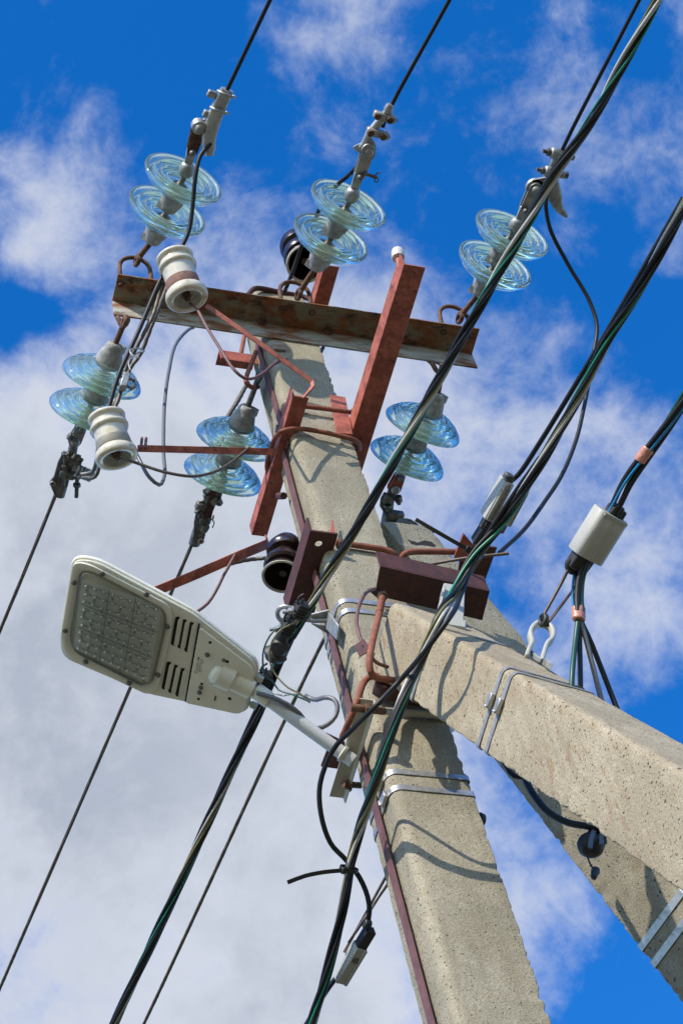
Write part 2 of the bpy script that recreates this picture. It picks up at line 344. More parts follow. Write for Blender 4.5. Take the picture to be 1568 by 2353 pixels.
class G:
    def __init__(s): s.v = []; s.f = []; s.bev = 0

    def add(s, vs, fs):
        o = len(s.v); s.v += [V(q) for q in vs]; s.f += [tuple(i + o for i in f) for f in fs]; return s

    def rings(s, R, closed_ring=True, cap=True, loop=False):
        o = len(s.v); n = len(R[0])
        for r in R: s.v += [V(q) for q in r]
        m = len(R); rng = m if loop else m - 1
        for i in range(rng):
            for j in range(n if closed_ring else n - 1):
                a = o + i * n + j; b = o + i * n + (j + 1) % n; c = o + ((i + 1) % m) * n + (j + 1) % n; d = o + ((i + 1) % m) * n + j
                s.f.append((a, b, c, d))
        if cap and not loop and closed_ring:
            s.f.append(tuple(o + j for j in reversed(range(n)))); s.f.append(tuple(o + (m - 1) * n + j for j in range(n)))
        return s

    def tube(s, pts, r, n=12, sm=True, step=.02, loop=False):
        pts = smooth(pts, step) if sm else [V(p) for p in pts]
        T, U = frames(pts); R = []
        m = len(pts)
        for i, p in enumerate(pts):
            rr = r if isinstance(r, (int, float)) else r[0] + (r[1] - r[0]) * i / (m - 1)
            W = T[i].cross(U[i])
            R.append([p + U[i] * (rr * math.cos(2 * math.pi * k / n)) + W * (rr * math.sin(2 * math.pi * k / n)) for k in range(n)])
        return s.rings(R)

    def strand(s, pts, r, lobes=7, pitch=.07, step=.012, n=None, depth=.16, sm=True):
        """a laid rope: lobed section that turns as it goes"""
        pts = smooth(pts, step, 4000) if sm else pts
        T, U = frames(pts); R = []; n = n or lobes * 3; L = 0
        for i, p in enumerate(pts):
            if i: L += (p - pts[i - 1]).length
            W = T[i].cross(U[i]); ph = 2 * math.pi * L / pitch / 1.0
            R.append([p + (U[i] * math.cos(2 * math.pi * k / n) + W * math.sin(2 * math.pi * k / n)) * r * (1 + depth * math.cos(lobes * 2 * math.pi * k / n + ph * 1.0)) for k in range(n)])
        return s.rings(R)

    def lathe(s, prof, o, ax_, n=40, closed=False):
        ax_ = ax_.normalized(); u = ax_.orthogonal().normalized(); w = ax_.cross(u)
        if closed: prof = prof + [prof[0]]
        R = []
        for (r, t) in prof:
            r = max(r, 1e-5)
            R.append([o + ax_ * t + u * (r * math.cos(2 * math.pi * k / n)) + w * (r * math.sin(2 * math.pi * k / n)) for k in range(n)])
        return s.rings(R, cap=False)

    def box(s, c, ex, ey, ez, hx, hy, hz):
        q = [c + ex * (hx * a) + ey * (hy * b) + ez * (hz * d) for a in (-1, 1) for b in (-1, 1) for d in (-1, 1)]
        return s.add(q, [(0, 1, 3, 2), (4, 6, 7, 5), (0, 4, 5, 1), (2, 3, 7, 6), (0, 2, 6, 4), (1, 5, 7, 3)])

    def prism(s, poly, ext):
        n = len(poly); poly = [V(p) for p in poly]
        vs = poly + [p + ext for p in poly]
        fs = [tuple(range(n))[::-1], tuple(range(n, 2 * n))] + [(i, (i + 1) % n, (i + 1) % n + n, i + n) for i in range(n)]
        return s.add(vs, fs)

    def hexa(s, c, ax_, r, h, ang=0):
        ax_ = ax_.normalized(); u = ax_.orthogonal().normalized(); w = ax_.cross(u)
        return s.prism([c + (u * math.cos(ang + k * math.pi / 3) + w * math.sin(ang + k * math.pi / 3)) * r for k in range(6)], ax_ * h)

    def angle(s, p0, p1, wd, hd, w, h, t):
        """L section from p0 to p1, corner on the line, legs along wd and hd"""
        wd = wd.normalized(); hd = hd.normalized()
        sec = [(0, 0), (w, 0), (w, t * .7), (t * 1.3, t), (t, t * 1.3), (t * .7, h), (0, h)]
        return s.prism([p0 + wd * a + hd * b for a, b in sec], p1 - p0)

    def band(s, pts, wd, w, t, loop=False, up=None):
        """flat bar along a path; wd = width direction, thickness across"""
        pts = [V(p) for p in pts]; m = len(pts); R = []
        for i, p in enumerate(pts):
            if loop: a, b = pts[i - 1], pts[(i + 1) % m]
            else: a, b = pts[max(i - 1, 0)], pts[min(i + 1, m - 1)]
            T = (b - a).normalized(); W = (wd - T * wd.dot(T)).normalized(); K = T.cross(W)
            R.append([p - W * w / 2 - K * t / 2, p + W * w / 2 - K * t / 2, p + W * w / 2 + K * t / 2, p - W * w / 2 + K * t / 2])
        return s.rings(R, loop=loop)

    def ring(s, c, n_, R, r, n=28, m=10, arc=(0, 2 * math.pi), u=None):
        n_ = n_.normalized(); u = (u - n_ * u.dot(n_)).normalized() if u else n_.orthogonal().normalized(); w = n_.cross(u)
        full = abs(arc[1] - arc[0] - 2 * math.pi) < 1e-3; RR = []
        for i in range(n if full else n + 1):
            a = arc[0] + (arc[1] - arc[0]) * i / n; e = u * math.cos(a) + w * math.sin(a)
            RR.append([c + e * (R + r * math.cos(2 * math.pi * k / m)) + n_ * (r * math.sin(2 * math.pi * k / m)) for k in range(m)])
        return s.rings(RR, loop=full)


ORG = {}


def obj(name, g, m, parent=None, loc=None, sharp=38, kind=None, bevel=0, label=None):
    if parent is not None: o_ = ORG[parent.name]
    elif loc is not None: o_ = V(loc)
    else:
        o_ = sum(g.v, V()) / len(g.v)
    me = bpy.data.meshes.new(name)
    me.from_pydata([tuple(q - o_) for q in g.v], [], g.f)
    bm = bmesh.new(); bm.from_mesh(me)
    bmesh.ops.recalc_face_normals(bm, faces=bm.faces)
    if bevel:
        es = [e for e in bm.edges if len(e.link_faces) == 2 and e.calc_face_angle(0) > .6]
        bmesh.ops.bevel(bm, geom=es, offset=bevel, segments=1, affect='EDGES', profile=.6, clamp_overlap=True)
    for f in bm.faces: f.smooth = True
    bm.to_mesh(me); bm.free()
    me.set_sharp_from_angle(angle=R_(sharp))
    me.materials.append(M[m] if isinstance(m, str) else m)
    o = bpy.data.objects.new(name, me); COL.objects.link(o)
    if parent is not None: o.parent = parent
    else: o.location = o_
    ORG[o.name] = o_
    if kind: o['kind'] = kind
    if label: o['label'] = label
    return o


def thing(name, label, cat, loc, group=None):
    o = bpy.data.objects.new(name, None); COL.objects.link(o); o.location = loc; o.empty_display_size = .05
    ORG[o.name] = V(loc); o['label'] = label; o['category'] = cat
    if group: o['group'] = group
    return o


def tag(o, label, cat, group=None):
    o['label'] = label; o['category'] = cat
    if group: o['group'] = group
    return o


X, Y, Z = V((1, 0, 0)), V((0, 1, 0)), V((0, 0, 1))

# ------------------------------------------------------------------ ground
gr = G(); nseg = 64
rr = [0, 3, 8, 20, 60, 200, 900]
RR = [[V((r * math.cos(2 * math.pi * k / nseg), r * math.sin(2 * math.pi * k / nseg), noise.noise(V((r * .1 * math.cos(2 * math.pi * k / nseg), r * .1 * math.sin(2 * math.pi * k / nseg), 0))) * .05)) for k in range(nseg)] for r in [max(q, .01) for q in rr]]
gr.rings(RR, cap=False)
obj('ground', gr, 'ground', loc=(0, 0, 0), kind='structure')

# ------------------------------------------------------------------ concrete posts


class Post:
    """tapered concrete post; O top centre, D axis (down), U and W side directions, ext(s) gives u0,u1,w0,w1"""

    def __init__(s, O, D, U, W, ext, rad): s.O, s.D, s.U, s.W, s.ext, s.rad = O, D, U, W, ext, rad

    def ring(s, t, off=0.0, seg=5):
        u0, u1, w0, w1 = s.ext(t); u0 -= off; w0 -= off; u1 += off; w1 += off
        c = s.O + s.D * t; P = []
        cor = [(u0, w0, math.pi, s.rad[0]), (u1, w0, 1.5 * math.pi, s.rad[1]), (u1, w1, 0, s.rad[2]), (u0, w1, .5 * math.pi, s.rad[3])]
        for (a, b, st, r) in cor:
            r = r + off; ca = a + r * (1 if a == u0 else -1); cb = b + r * (1 if b == w0 else -1)
            for k in range(seg + 1):
                an = st + (math.pi / 2) * k / seg
                P.append((ca + r * math.cos(an), cb + r * math.sin(an)))
        return P, c

    def pts(s, t, off=0.0, seg=5):
        P, c = s.ring(t, off, seg); return [c + s.U * a + s.W * b for a, b in P]

    def mesh(s, t0, t1, fine0, fine1, seed=0, rough=.0012, chip=.006, per=5, sharpc=()):
        g = G(); R = []; ts = []
        t = t0
        while t < t1:
            ts.append(t); t += .009 if fine0 <= t <= fine1 else .12
        ts.append(t1)
        for t in ts:
            P, c = s.ring(t, 0, 4)
            # add points along the straight sides
            Q = []
            for i in range(len(P)):
                a = P[i]; b = P[(i + 1) % len(P)]; Q.append((a, i))
                if (i + 1) % 5 == 0:
                    for k in range(1, per): Q.append(((a[0] + (b[0] - a[0]) * k / per, a[1] + (b[1] - a[1]) * k / per), -1))
            row = []
            mid = s.ext(t); mu = (mid[0] + mid[1]) / 2; mw = (mid[2] + mid[3]) / 2
            for (q, i) in Q:
                p = c + s.U * q[0] + s.W * q[1]
                inw = (s.U * (mu - q[0]) + s.W * (mw - q[1])).normalized()
                d = rough * noise.fractal(p * 22 + V((seed, 0, 0)), .8, 2.1, 4)
                if i >= 0 and (i // 5) in sharpc:
                    n1 = noise.fractal(V((t * 42, seed * 3.3 + i // 5 * 9, 0)), .7, 2.2, 5)
                    n2 = noise.noise(V((t * 13, seed * 7.1, 4 + i // 5 * 5)))
                    d += chip * .95 * max(0, n1 * .8 + .05) * (1.0 + 1.2 * noise.noise(V((t * 3.1, seed, 7)))) + chip * 1.5 * max(0, n2 - .45)
                row.append(p + inw * d)
            R.append(row)
        g.rings(R); return g


def ext_main(t):                                         # t measured down from the pole top at z 7.66
    z = 7.66 - t
    return (-.124 - .0042 * (7.3 - z), .040 + .0078 * (7.3 - z), -.09, .044 + .0065 * (7.5 - z))


main = Post(V((0, 0, 7.66)), V((0, 0, -1)), X, Y, ext_main, (.024, .004, .004, .010))
th, ph = R_(24), R_(-80)
h1 = V((math.cos(ph), math.sin(ph), 0)); d1 = h1 * math.sin(th) - Z * math.cos(th); s1 = V((-h1.y, h1.x, 0)); o1 = h1 * math.cos(th) + Z * math.sin(th)
T1 = V((-.026, -.2, 5.654))
# U = +side (away, to the right), W = outward and up (o1); camera sees -U face and +W face
strut1 = Post(T1, d1, s1, -o1, lambda t: (-.082 - .003 * t, .098 + .003 * t, -.084 - .003 * t, .082 + .003 * t), (.016, .008, .004, .004))
ph2 = R_(14); th2 = R_(23)
h2 = V((math.cos(ph2), math.sin(ph2), 0)); d2 = h2 * math.sin(th2) - Z * math.cos(th2); s2 = V((-h2.y, h2.x, 0)); o2 = h2 * math.cos(th2) + Z * math.sin(th2)
T2 = V((.135, .09, 6.60))
strut2 = Post(T2, d2, o2, s2, lambda t: (-.088 - .004 * t, .088 + .004 * t, -.088 - .003 * t, .088 + .003 * t), (.004, .004, .004, .004))

g = main.mesh(0, 7.66, 0, 3.3, 1, sharpc=(1, 2), chip=.009)
pole = obj('concrete_pole', g, 'concrete', loc=(0, 0, 0), sharp=60)
tag(pole, 'upright grey pitted concrete pole that carries the rusty crossarm', 'utility pole')
g = strut1.mesh(-.035, 6.15, -.04, 1.9, 5, sharpc=(3, 2), chip=.008)
p = obj('concrete_strut', g, 'concrete_warm', loc=T1 + d1 * 6.1, sharp=60)
tag(p, 'sunlit sandy beige concrete bracing strut in front, leaning down to the lower right', 'pole brace')
g = strut2.mesh(.05, 7.1, 0, 2.6, 9, sharpc=(0, 1, 2, 3), chip=.009)
p = obj('concrete_strut', g, 'concrete', loc=T2 + d2 * 7.0, sharp=60)
tag(p, 'darker grey concrete strut behind the beige strut, with a chipped broken top', 'pole brace')

crk = [(958, 1224), (968, 1229), (984, 1231), (996, 1227), (1012, 1230), (1022, 1238), (1020, 1243), (1006, 1240), (994, 1238), (980, 1239), (966, 1235)]
pc_ = T2 - s2 * .0885
cr_ = [onplane(a, b, pc_, s2) for a, b in [(q0 - 22, q1 + 14) for q0, q1 in crk]]
strut_rear = p
obj('crack', G().prism([q + V((0, 0, 0)) for q in cr_], s2 * .004), 'slot', strut_rear)  # flat dark polygon, the shade inside the cavity painted on the face

# ------------------------------------------------------------------ crossarm
ZA = 7.425
yf = -.09
arm = thing('crossarm', 'rusty horizontal angle iron crossarm across the pole top', 'crossarm', (0, yf, ZA))
xa0, xa1 = -.574, .526
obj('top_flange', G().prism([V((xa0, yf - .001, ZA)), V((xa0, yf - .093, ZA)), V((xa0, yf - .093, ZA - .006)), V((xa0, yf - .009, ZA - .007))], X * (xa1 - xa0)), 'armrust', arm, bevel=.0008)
obj('side_flange', G().prism([V((xa0, yf - .001, ZA - .0003)), V((xa0, yf - .0088, ZA - .0073)), V((xa0, yf - .007, ZA - .088)), V((xa0, yf - .001, ZA - .088))], X * (xa1 - xa0)), 'arm', arm, bevel=.0008)
for (u, v) in ((604, 755), (756, 778)):
    p = at(u, v, y=yf - .008); p.z = ZA - .012
    b = G().hexa(p + V((0, -.012, 0)), Y, .014, .012).tube([p - Y * .028, p], .008, 10, False)
    obj('bolt', b, 'rust', arm)


def ubolt(parent, x, y, z, up=1, w=.045, h=.115, r=.0065, lean=-.03, m='rust'):
    pts = []
    pts.append(V((x - w, y, z - .02 * up)))
    for k in range(9):
        a = math.pi - math.pi * k / 8
        pts.append(V((x + w * math.cos(a), y + lean * (.6 + .4 * math.sin(a)), z + up * (h - w + w * math.sin(a)))))
    pts.append(V((x + w, y, z - .02 * up)))
    g_ = G().tube(pts, r, 10)
    for sx in (-w, w): g_.hexa(V((x + sx, y, z - up * .012)), Z * up, .011, .009)
    return obj('shackle_loop', g_, m, parent)


for (u, v) in ((317, 635), (686, 694), (1057, 742)):
    p = at(u, v, z=ZA); ubolt(arm, p.x, -.155, ZA + .004)
# eye hangers welded below
for (u, v) in ((284, 735), (1013, 858)):
    p = at(u, v, y=yf - .002)
    g_ = G().tube([V((p.x - .012, yf + .02, ZA - .03)), V((p.x - .014, yf + .0, ZA - .10)), V((p.x, yf + .012, ZA - .125)), V((p.x + .014, yf + .0, ZA - .10)), V((p.x + .012, yf + .02, ZA - .03))], .0075, 8)
    obj('hanger_eye', g_, 'rust', arm)
g_ = G().prism([at(617, 789, y=-.094), at(650, 792, y=-.094), at(655, 806, y=-.094), at(628, 804, y=-.094)], Y * -.006)
obj('packing_plate', g_, 'arm', arm)
# bent hoop that ties the arm round the pole top
hp = [(.047, -.095, 7.60), (.047, .03, 7.60), (.05, .05, 7.60)]
g_ = G().tube([at(563, 690, z=7.56), at(574, 672, z=7.60), at(590, 662, z=7.64), at(640, 671, z=7.655), at(700, 683, z=7.655), at(722, 692, z=7.62)], .0085, 10)
obj('tie_hoop', g_, 'darkred', arm)

# ------------------------------------------------------------------ glass insulator strings
DISC = [(.020, -.052), (.045, -.047), (.062, -.041), (.070, -.036), (.082, -.033), (.092, -.025), (.102, -.021), (.112, -.011), (.1205, -.003), (.1255, .006), (.1265, .012), (.1240, .0165), (.1190, .0170),
        (.1145, .012), (.109, .001), (.1035, -.004), (.1000, .000), (.0990, .012), (.0970, .0175), (.0935, .0175), (.0915, .012), (.0890, -.004), (.083, -.012), (.0780, -.008), (.0765, .006), (.0745, .0125), (.0710, .0125),
        (.0690, .006), (.0665, -.010), (.0600, -.018), (.0550, -.012), (.0535, .000), (.0515, .0055), (.0480, .0055), (.0460, .000), (.0440, -.016), (.038, -.024), (.024, -.026), (.018, -.040)]
CAPP = [(.0001, -.112), (.016, -.1125), (.022, -.110), (.0265, -.103), (.029, -.092), (.0335, -.082), (.037, -.068), (.041, -.052), (.0435, -.042), (.0425, -.037), (.036, -.036)]
PINP = [(.030, -.030), (.031, -.020), (.026, -.016), (.020, -.017), (.014, -.012), (.0095, -.006), (.0088, .010), (.0088, .035), (.0001, .036)]


def cap_mesh(c, u, sc_=1.0):
    g_ = G().lathe([(r * sc_, t * sc_) for r, t in CAPP], c, u, 28)
    # cut-out lip on the socket side
    w = u.orthogonal().normalized()
    g_.box(c - u * .098 * sc_ + V((0, 0, -1)).cross(u).normalized() * .022 * sc_, u, w, u.cross(w), .012 * sc_, .010 * sc_, .012 * sc_)
    return g_


GLASSK = .935


def smooth2(P, k=4, closed=True):
    n = len(P); out = []
    for i in range(n if closed else n - 1):
        p0, p1, p2, p3 = [P[(i + j) % n] if closed else P[min(max(i + j, 0), n - 1)] for j in (-1, 0, 1, 2)]
        for q in range(k):
            t = q / k
            out.append(tuple(.5 * ((2 * b) + (-a + c) * t + (2 * a - 5 * b + 4 * c - d) * t * t + (-a + 3 * b - 3 * c + d) * t ** 3) for a, b, c, d in zip(p0, p1, p2, p3)))
    if not closed: out.append(P[-1])
    return out


DISC = smooth2(DISC, 3)
CAPP = smooth2(CAPP, 3, False)


def string_(S, q1, q2, q3, label, side, slope=.1, pinmat='rust'):
    """side=-1 towards the camera, +1 away. Returns pivot point and direction"""
    def pt(q):
        v = at(*q, z=S.z)
        for _ in range(6): v = at(*q, z=S.z - slope * abs(v.y - S.y))
        return v
    c1, c2, pv = pt(q1), pt(q2), pt(q3)
    u = (c2 - c1).normalized()
    t = thing('insulator_string', label, 'glass insulator string', S, 'glass insulator strings on the crossarm')
    # ball-ended hook from the shackle to the first cap
    e = c1 - u * .105 * GLASSK
    g_ = G().tube([S - u * .006, S.lerp(e, .35), e, e + u * .02], .0085, 10)
    g_.ring(S - u * .012, u.cross(Z), .015, .0075, 20, 8)
    obj('eye_rod', g_, pinmat, t)
    for c in (c1, c2):
        d = obj('glass_disc', G().lathe([(r * GLASSK, q * GLASSK) for r, q in DISC], c, u, 96, closed=True), 'glass', t, sharp=170)
        obj('cap', cap_mesh(c, u, GLASSK), 'cap', t)
        obj('pin', G().lathe([(r * GLASSK, q * GLASSK) for r, q in PINP], c, u, 20), 'galvdark', t)
    return t, c1, c2, pv, u


def socket(t, c2, u, pv, plate='aluminium', pin='galv', rusty=None):
    """socket head on the last pin, then strap links up to the clamp pivot"""
    s0 = c2 + u * .022
    d = (pv - s0); L = d.length; d.normalize(); w = d.cross(Z).normalized()   # w sideways
    k = w.cross(d)
    g_ = G().lathe([(.0001, -.005), (.014, -.004), (.021, .004), (.022, .020), (.018, .034), (.010, .040), (.0001, .041)], s0, d, 24)
    a = s0 + d * .034; b = s0 + d * (L * .52)
    g_.prism([a - w * .011 - k * .004, b - w * .015 - k * .004, b + d * .014 - k * .004, b + w * .015 - k * .004, a + w * .011 - k * .004], k * .009)
    obj('socket_clevis', g_, 'galv', t, bevel=.0008)
    for s_ in (-1, 1):
        q0 = b + k * .009 * s_; q1 = pv + k * .009 * s_
        dd = (q1 - q0).normalized(); ww = dd.cross(k)
        P = []
        for i in range(7):
            an = math.pi / 2 + math.pi * i / 6; P.append(q0 + (dd * math.cos(an) + ww * math.sin(an)) * .016)
        for i in range(7):
            an = -math.pi / 2 + math.pi * i / 6; P.append(q1 + (dd * math.cos(an) + ww * math.sin(an)) * .020)
        obj('link_plate', G().prism([x_ - k * .002 for x_ in P], k * .004), rusty or plate, t, bevel=.0006)
    for q, r in ((b, .0085), (pv, .012)):
        g_ = G().tube([q - k * .020, q + k * .020], r * .75, 14, False)
        g_.lathe([(.0001, -.006), (r * .8, -.005), (r * 1.15, 0), (r * 1.15, .003)], q - k * .020, k, 16)
        g_.hexa(q + k * .014, k, r * 1.2, .007)
        obj('clevis_pin', g_, 'galvdark' if q is b else pin, t)
    return d, w, k


def ubolt_clamp(t, c, d, k, w, R=.020, r=.0045, nuts=True, m='galv', nm='galvdark', ln=.045):
    """U bolt round a wire: c centre, legs run along k"""
    pts = [c - w * R - k * ln]
    for i in range(9):
        a = math.pi - math.pi * i / 8; pts.append(c + w * (R * math.cos(a)) + k * (R * math.sin(a)))
    pts.append(c + w * R - k * ln)
    u_ = obj('u_bolt', G().tube(pts, r, 8), m, t)
    g_ = G().box(c - k * (ln - .018), d, w, k, .011, R * 1.45, .005)
    obj('keeper', g_, m, t, bevel=.001)
    if nuts:
        g_ = G()
        for s_ in (-1, 1): g_.hexa(c + w * R * s_ - k * (ln - .008), -k, .0095, .009)
        obj('nut', g_, nm, t)


# ---- upper left string
S = at(320, 590, y=-.2)
tUL, c1, c2, pv, u = string_(S, (381, 490), (418, 416), (457, 290), 'twin glass disc string at the crossarm left end, facing up behind a white porcelain insulator', -1)
d, w, k = socket(tUL, c2, u, pv, rusty='rust')
zc = pv.z
A0, A1, A2, A3 = at(481, 358, z=zc - .03), at(480, 318, z=zc - .012), at(493, 270, z=zc), at(522, 206, z=zc)
cl = thing('dead_end_clamp', 'smooth grey wire clamp with two ring bolts above the left glass string', 'wire clamp', pv)
pth = smooth([A0, A1, A2, A3], .01); T_, U_ = frames(pth)
RR = []
for i, p in enumerate(pth):
    f_ = i / (len(pth) - 1); side_ = T_[i].cross(Z).normalized(); up_ = side_.cross(T_[i])
    hw = .0205 + .003 * math.sin(f_ * 3); hh = .017 if f_ < .5 else .014
    if f_ < .06: hw *= .75
    RR.append([p + side_ * (hw * math.cos(a)) * (1 if abs(math.cos(a)) < .9 else .95) + up_ * (hh * math.sin(a)) for a in [2 * math.pi * q / 16 for q in range(16)]])
obj('clamp_body', G().rings(RR), 'aluminium', cl)
g_ = G().lathe([(.0001, -.016), (.012, -.016), (.020, -.012), (.022, -.006), (.022, .010), (.0001, .012)], pv, k, 24)
g_.prism([pv + w * .0 + k * 0 - d * .012, A1, A2, pv + d * .018], k * .010)
obj('pivot_boss', g_, 'aluminium', cl)
dd = (A3 - A2).normalized()
for f_ in (.28, .86):
    c = A2.lerp(A3, f_); ss = dd.cross(Z).normalized()
    g_ = G().ring(c - ss * .004, dd + Z * .25, .026, .0042, 26, 8)
    obj('ring_bolt', g_, 'galv', cl)
    cc = c + ss * -.027 if True else c
    g_ = G().box(at(*( (486, 216) if f_ > .5 else (476, 262)), z=zc + .005), ss, dd, Z, .012, .010, .008)
    obj('keeper', g_, 'galv', cl, bevel=.002)
UL_end = A3

# ---- upper middle string
S = at(690, 668, y=-.175)
tUM, c1, c2, pv, u = string_(S, (757, 552), (797, 474), (845, 344), 'twin glass disc string above the middle of the crossarm, in front of a dark insulator', -1)
d, w, k = socket(tUM, c2, u, pv)
zc = pv.z
cl = thing('dead_end_clamp', 'bolted wire clamp with a hooked tail above the middle glass string', 'wire clamp', pv)
B3 = at(894, 252, z=zc); B2 = at(874, 300, z=zc)
g_ = G().tube([at(818, 333, z=zc + .01), at(824, 342, z=zc + .005), at(838, 330, z=zc), at(848, 308, z=zc), at(862, 290, z=zc), B3], (.012, .013), 12)
obj('clamp_body', g_, 'aluminium', cl)
g_ = G().prism([at(x_, y_, z=zc - .012) for x_, y_ in ((838, 325), (852, 318), (864, 335), (862, 360), (850, 374), (838, 362))], Z * .024)
obj('pivot_plate', g_, 'galv', cl, bevel=.002)
obj('washer', G().lathe([(.004, -.004), (.018, -.004), (.020, 0), (.018, .004), (.004, .004)], at(845, 344, z=zc - .016), Z, 20), 'galv', cl)
dd = (B3 - B2).normalized(); ss = dd.cross(Z).normalized()
for (a, b) in ((889, 268), (873, 306)):
    c = at(a, b, z=zc)
    g_ = G().box(c + ss * .010 - Z * .010, ss, dd, Z, .034, .011, .010); obj('saddle', g_, 'galv', cl, bevel=.004)
    g_ = G().tube([c - ss * .018 + Z * .012, c - ss * .020 - Z * .012], .009, 10, False).tube([c + ss * .034 + Z * .014, c + ss * .036 - Z * .028], .0065, 10, False)
    g_.hexa(c + ss * .035 - Z * .030, Z, .010, .010).hexa(c - ss * .003 - Z * .030, Z, .010, .010)
    obj('bolt', g_, 'rust', cl)
g_ = G().lathe([(.0001, -.016), (.012, -.012), (.014, 0), (.010, .014), (.0001, .016)], at(892, 250, z=zc - .006), dd, 16); obj('end_lug', g_, 'aluminium', cl)
g_ = G().tube([at(834, 398, z=zc - .01), at(866, 408, z=zc - .012)], .0055, 8, False).tube([at(862, 402, z=zc - .012), at(869, 396, z=zc - .01), at(874, 398, z=zc - .01)], .002, 6).ring(at(864, 414, z=zc - .012), Z, .006, .0018, 12, 6)
obj('split_pin', g_, 'galvdark', cl)
UM_end = B3

# ---- upper right string
S = at(1060, 722, y=-.18)
tUR, c1, c2, pv, u = string_(S, (1133, 613), (1172, 542), (1228, 431), 'twin glass disc string at the crossarm right end, crossed by a cable bundle', -1)
d, w, k = socket(tUR, c2, u, pv, plate='galv')
zc = pv.z
cl = thing('dead_end_clamp', 'grey wire clamp with a long curved tail above the right glass string', 'wire clamp', pv)
C3 = at(1290, 345, z=zc); C2 = at(1268, 402, z=zc)
tail = smooth([at(1300, 497, z=zc - .02), at(1283, 478, z=zc - .015), at(1272, 445, z=zc - .008), at(1266, 415, z=zc), at(1278, 372, z=zc), C3], .008)
T_, U_ = frames(tail); RR = []
for i, p in enumerate(tail):
    f_ = i / (len(tail) - 1); side_ = T_[i].cross(Z).normalized(); up_ = side_.cross(T_[i])
    hw = .006 + .016 * min(1, f_ * 3) - .006 * max(0, (f_ - .55) / .45)
    RR.append([p + side_ * (hw * math.cos(a)) + up_ * (.010 * math.sin(a)) for a in [2 * math.pi * q / 14 for q in range(14)]])
obj('clamp_body', G().rings(RR), 'galv', cl)
g_ = G().lathe([(.0001, -.014), (.010, -.014), (.011, -.008), (.018, -.008), (.020, -.004), (.027, -.004), (.029, .002), (.027, .010), (.0001, .010)], pv, Z, 28)
g_.prism([at(1222, 414, z=zc - .004), at(1252, 408, z=zc - .004), at(1272, 420, z=zc - .004), at(1262, 446, z=zc - .004), at(1236, 448, z=zc - .004)], Z * .009)
obj('pivot_boss', g_, 'galv', cl)
dd = (C3 - C2).normalized(); ss = dd.cross(Z).normalized()
for (a, b) in ((1272, 352), (1258, 394)):
    c = at(a, b, z=zc - .006)
    sd = (at(a + 20, b + 4, z=zc - .006) - c).normalized()
    g_ = G().lathe([(.010, -.012), (.016, -.010), (.017, .0), (.016, .012), (.009, .016)], c, sd, 16).box(c + sd * .028, sd, Z, sd.cross(Z), .022, .013, .009)
    obj('saddle', g_, 'galv', cl, bevel=.002)
    g_ = G().tube([c - sd * .036, c + sd * .058], .006, 10, False).hexa(c - sd * .022, sd, .0115, .009)
    g_.lathe([(.0001, .052), (.010, .053), (.011, .060), (.0001, .066)], c, sd, 12)
    obj('bolt', g_, 'galvdark', cl)
UR_end = C3

# ---- lower strings
S = at(283, 748, y=-.088)
tLL, c1, c2, pvL, uL = string_(S, (237, 862), (206, 941), (172, 1010), 'twin glass disc string hanging down left of the crossarm end', 1)
S = at(592, 872, z=7.2)
tLM, c1m, c2m, pvM, uM = string_(S, (543, 1006), (514, 1086), (490, 1145), 'twin glass disc string left of the pole behind the flat red bar', 1, pinmat='galvdark')
S = at(1012, 868, y=-.088)
tLR, c1r, c2r, pvR, uR = string_(S, (973, 973), (937, 1050), (905, 1120), 'twin glass disc string right of the pole, below the crossarm', 1)
socket(tLL, c2, uL, pvL, plate='galv'); socket(tLM, c2m, uM, pvM, plate='galvdark'); socket(tLR, c2r, uR, pvR, rusty='red')


def lower_clamp(label, zc, pts, hook, sadd, bolts, hole, tailpoly, m='galvdark', rusty=False):
    cl = thing('dead_end_clamp', label, 'wire clamp', at(*pts[0], z=zc))
    obj('clamp_body', G().tube([at(*q, z=zc) for q in pts], (.013, .017), 12), m, cl)
    if tailpoly:
        obj('side_plate', G().prism([at(*q, z=zc - .014) for q in tailpoly], Z * .007), m, cl, bevel=.0012)
    if hole:
        obj('eye_hole_rim', G().ring(at(*hole, z=zc - .016), Z, .0065, .0035, 18, 6), 'galv', cl)
    for (a, b, du, dv) in sadd:
        c = at(a, b, z=zc - .012); e = at(a + du, b + dv, z=zc - .012); dd_ = (e - c); L_ = dd_.length; dd_.normalize()
        obj('saddle', G().box((c + e) / 2, dd_, dd_.cross(Z).normalized(), Z, L_ / 2, .013, .013), m, cl, bevel=.004)
    for (a, b, du, dv) in bolts:
        c = at(a, b, z=zc - .02); e = at(a + du, b + dv, z=zc - .02); dd_ = (e - c); L_ = dd_.length; dd_.normalize()
        g__ = G().tube([c, e], .0062, 10, False).hexa(c + dd_ * L_ * .35, dd_, .0115, .010).hexa(c, dd_, .0115, .007)
        obj('bolt', g__, 'rust' if rusty else 'galvdark', cl)
    return cl


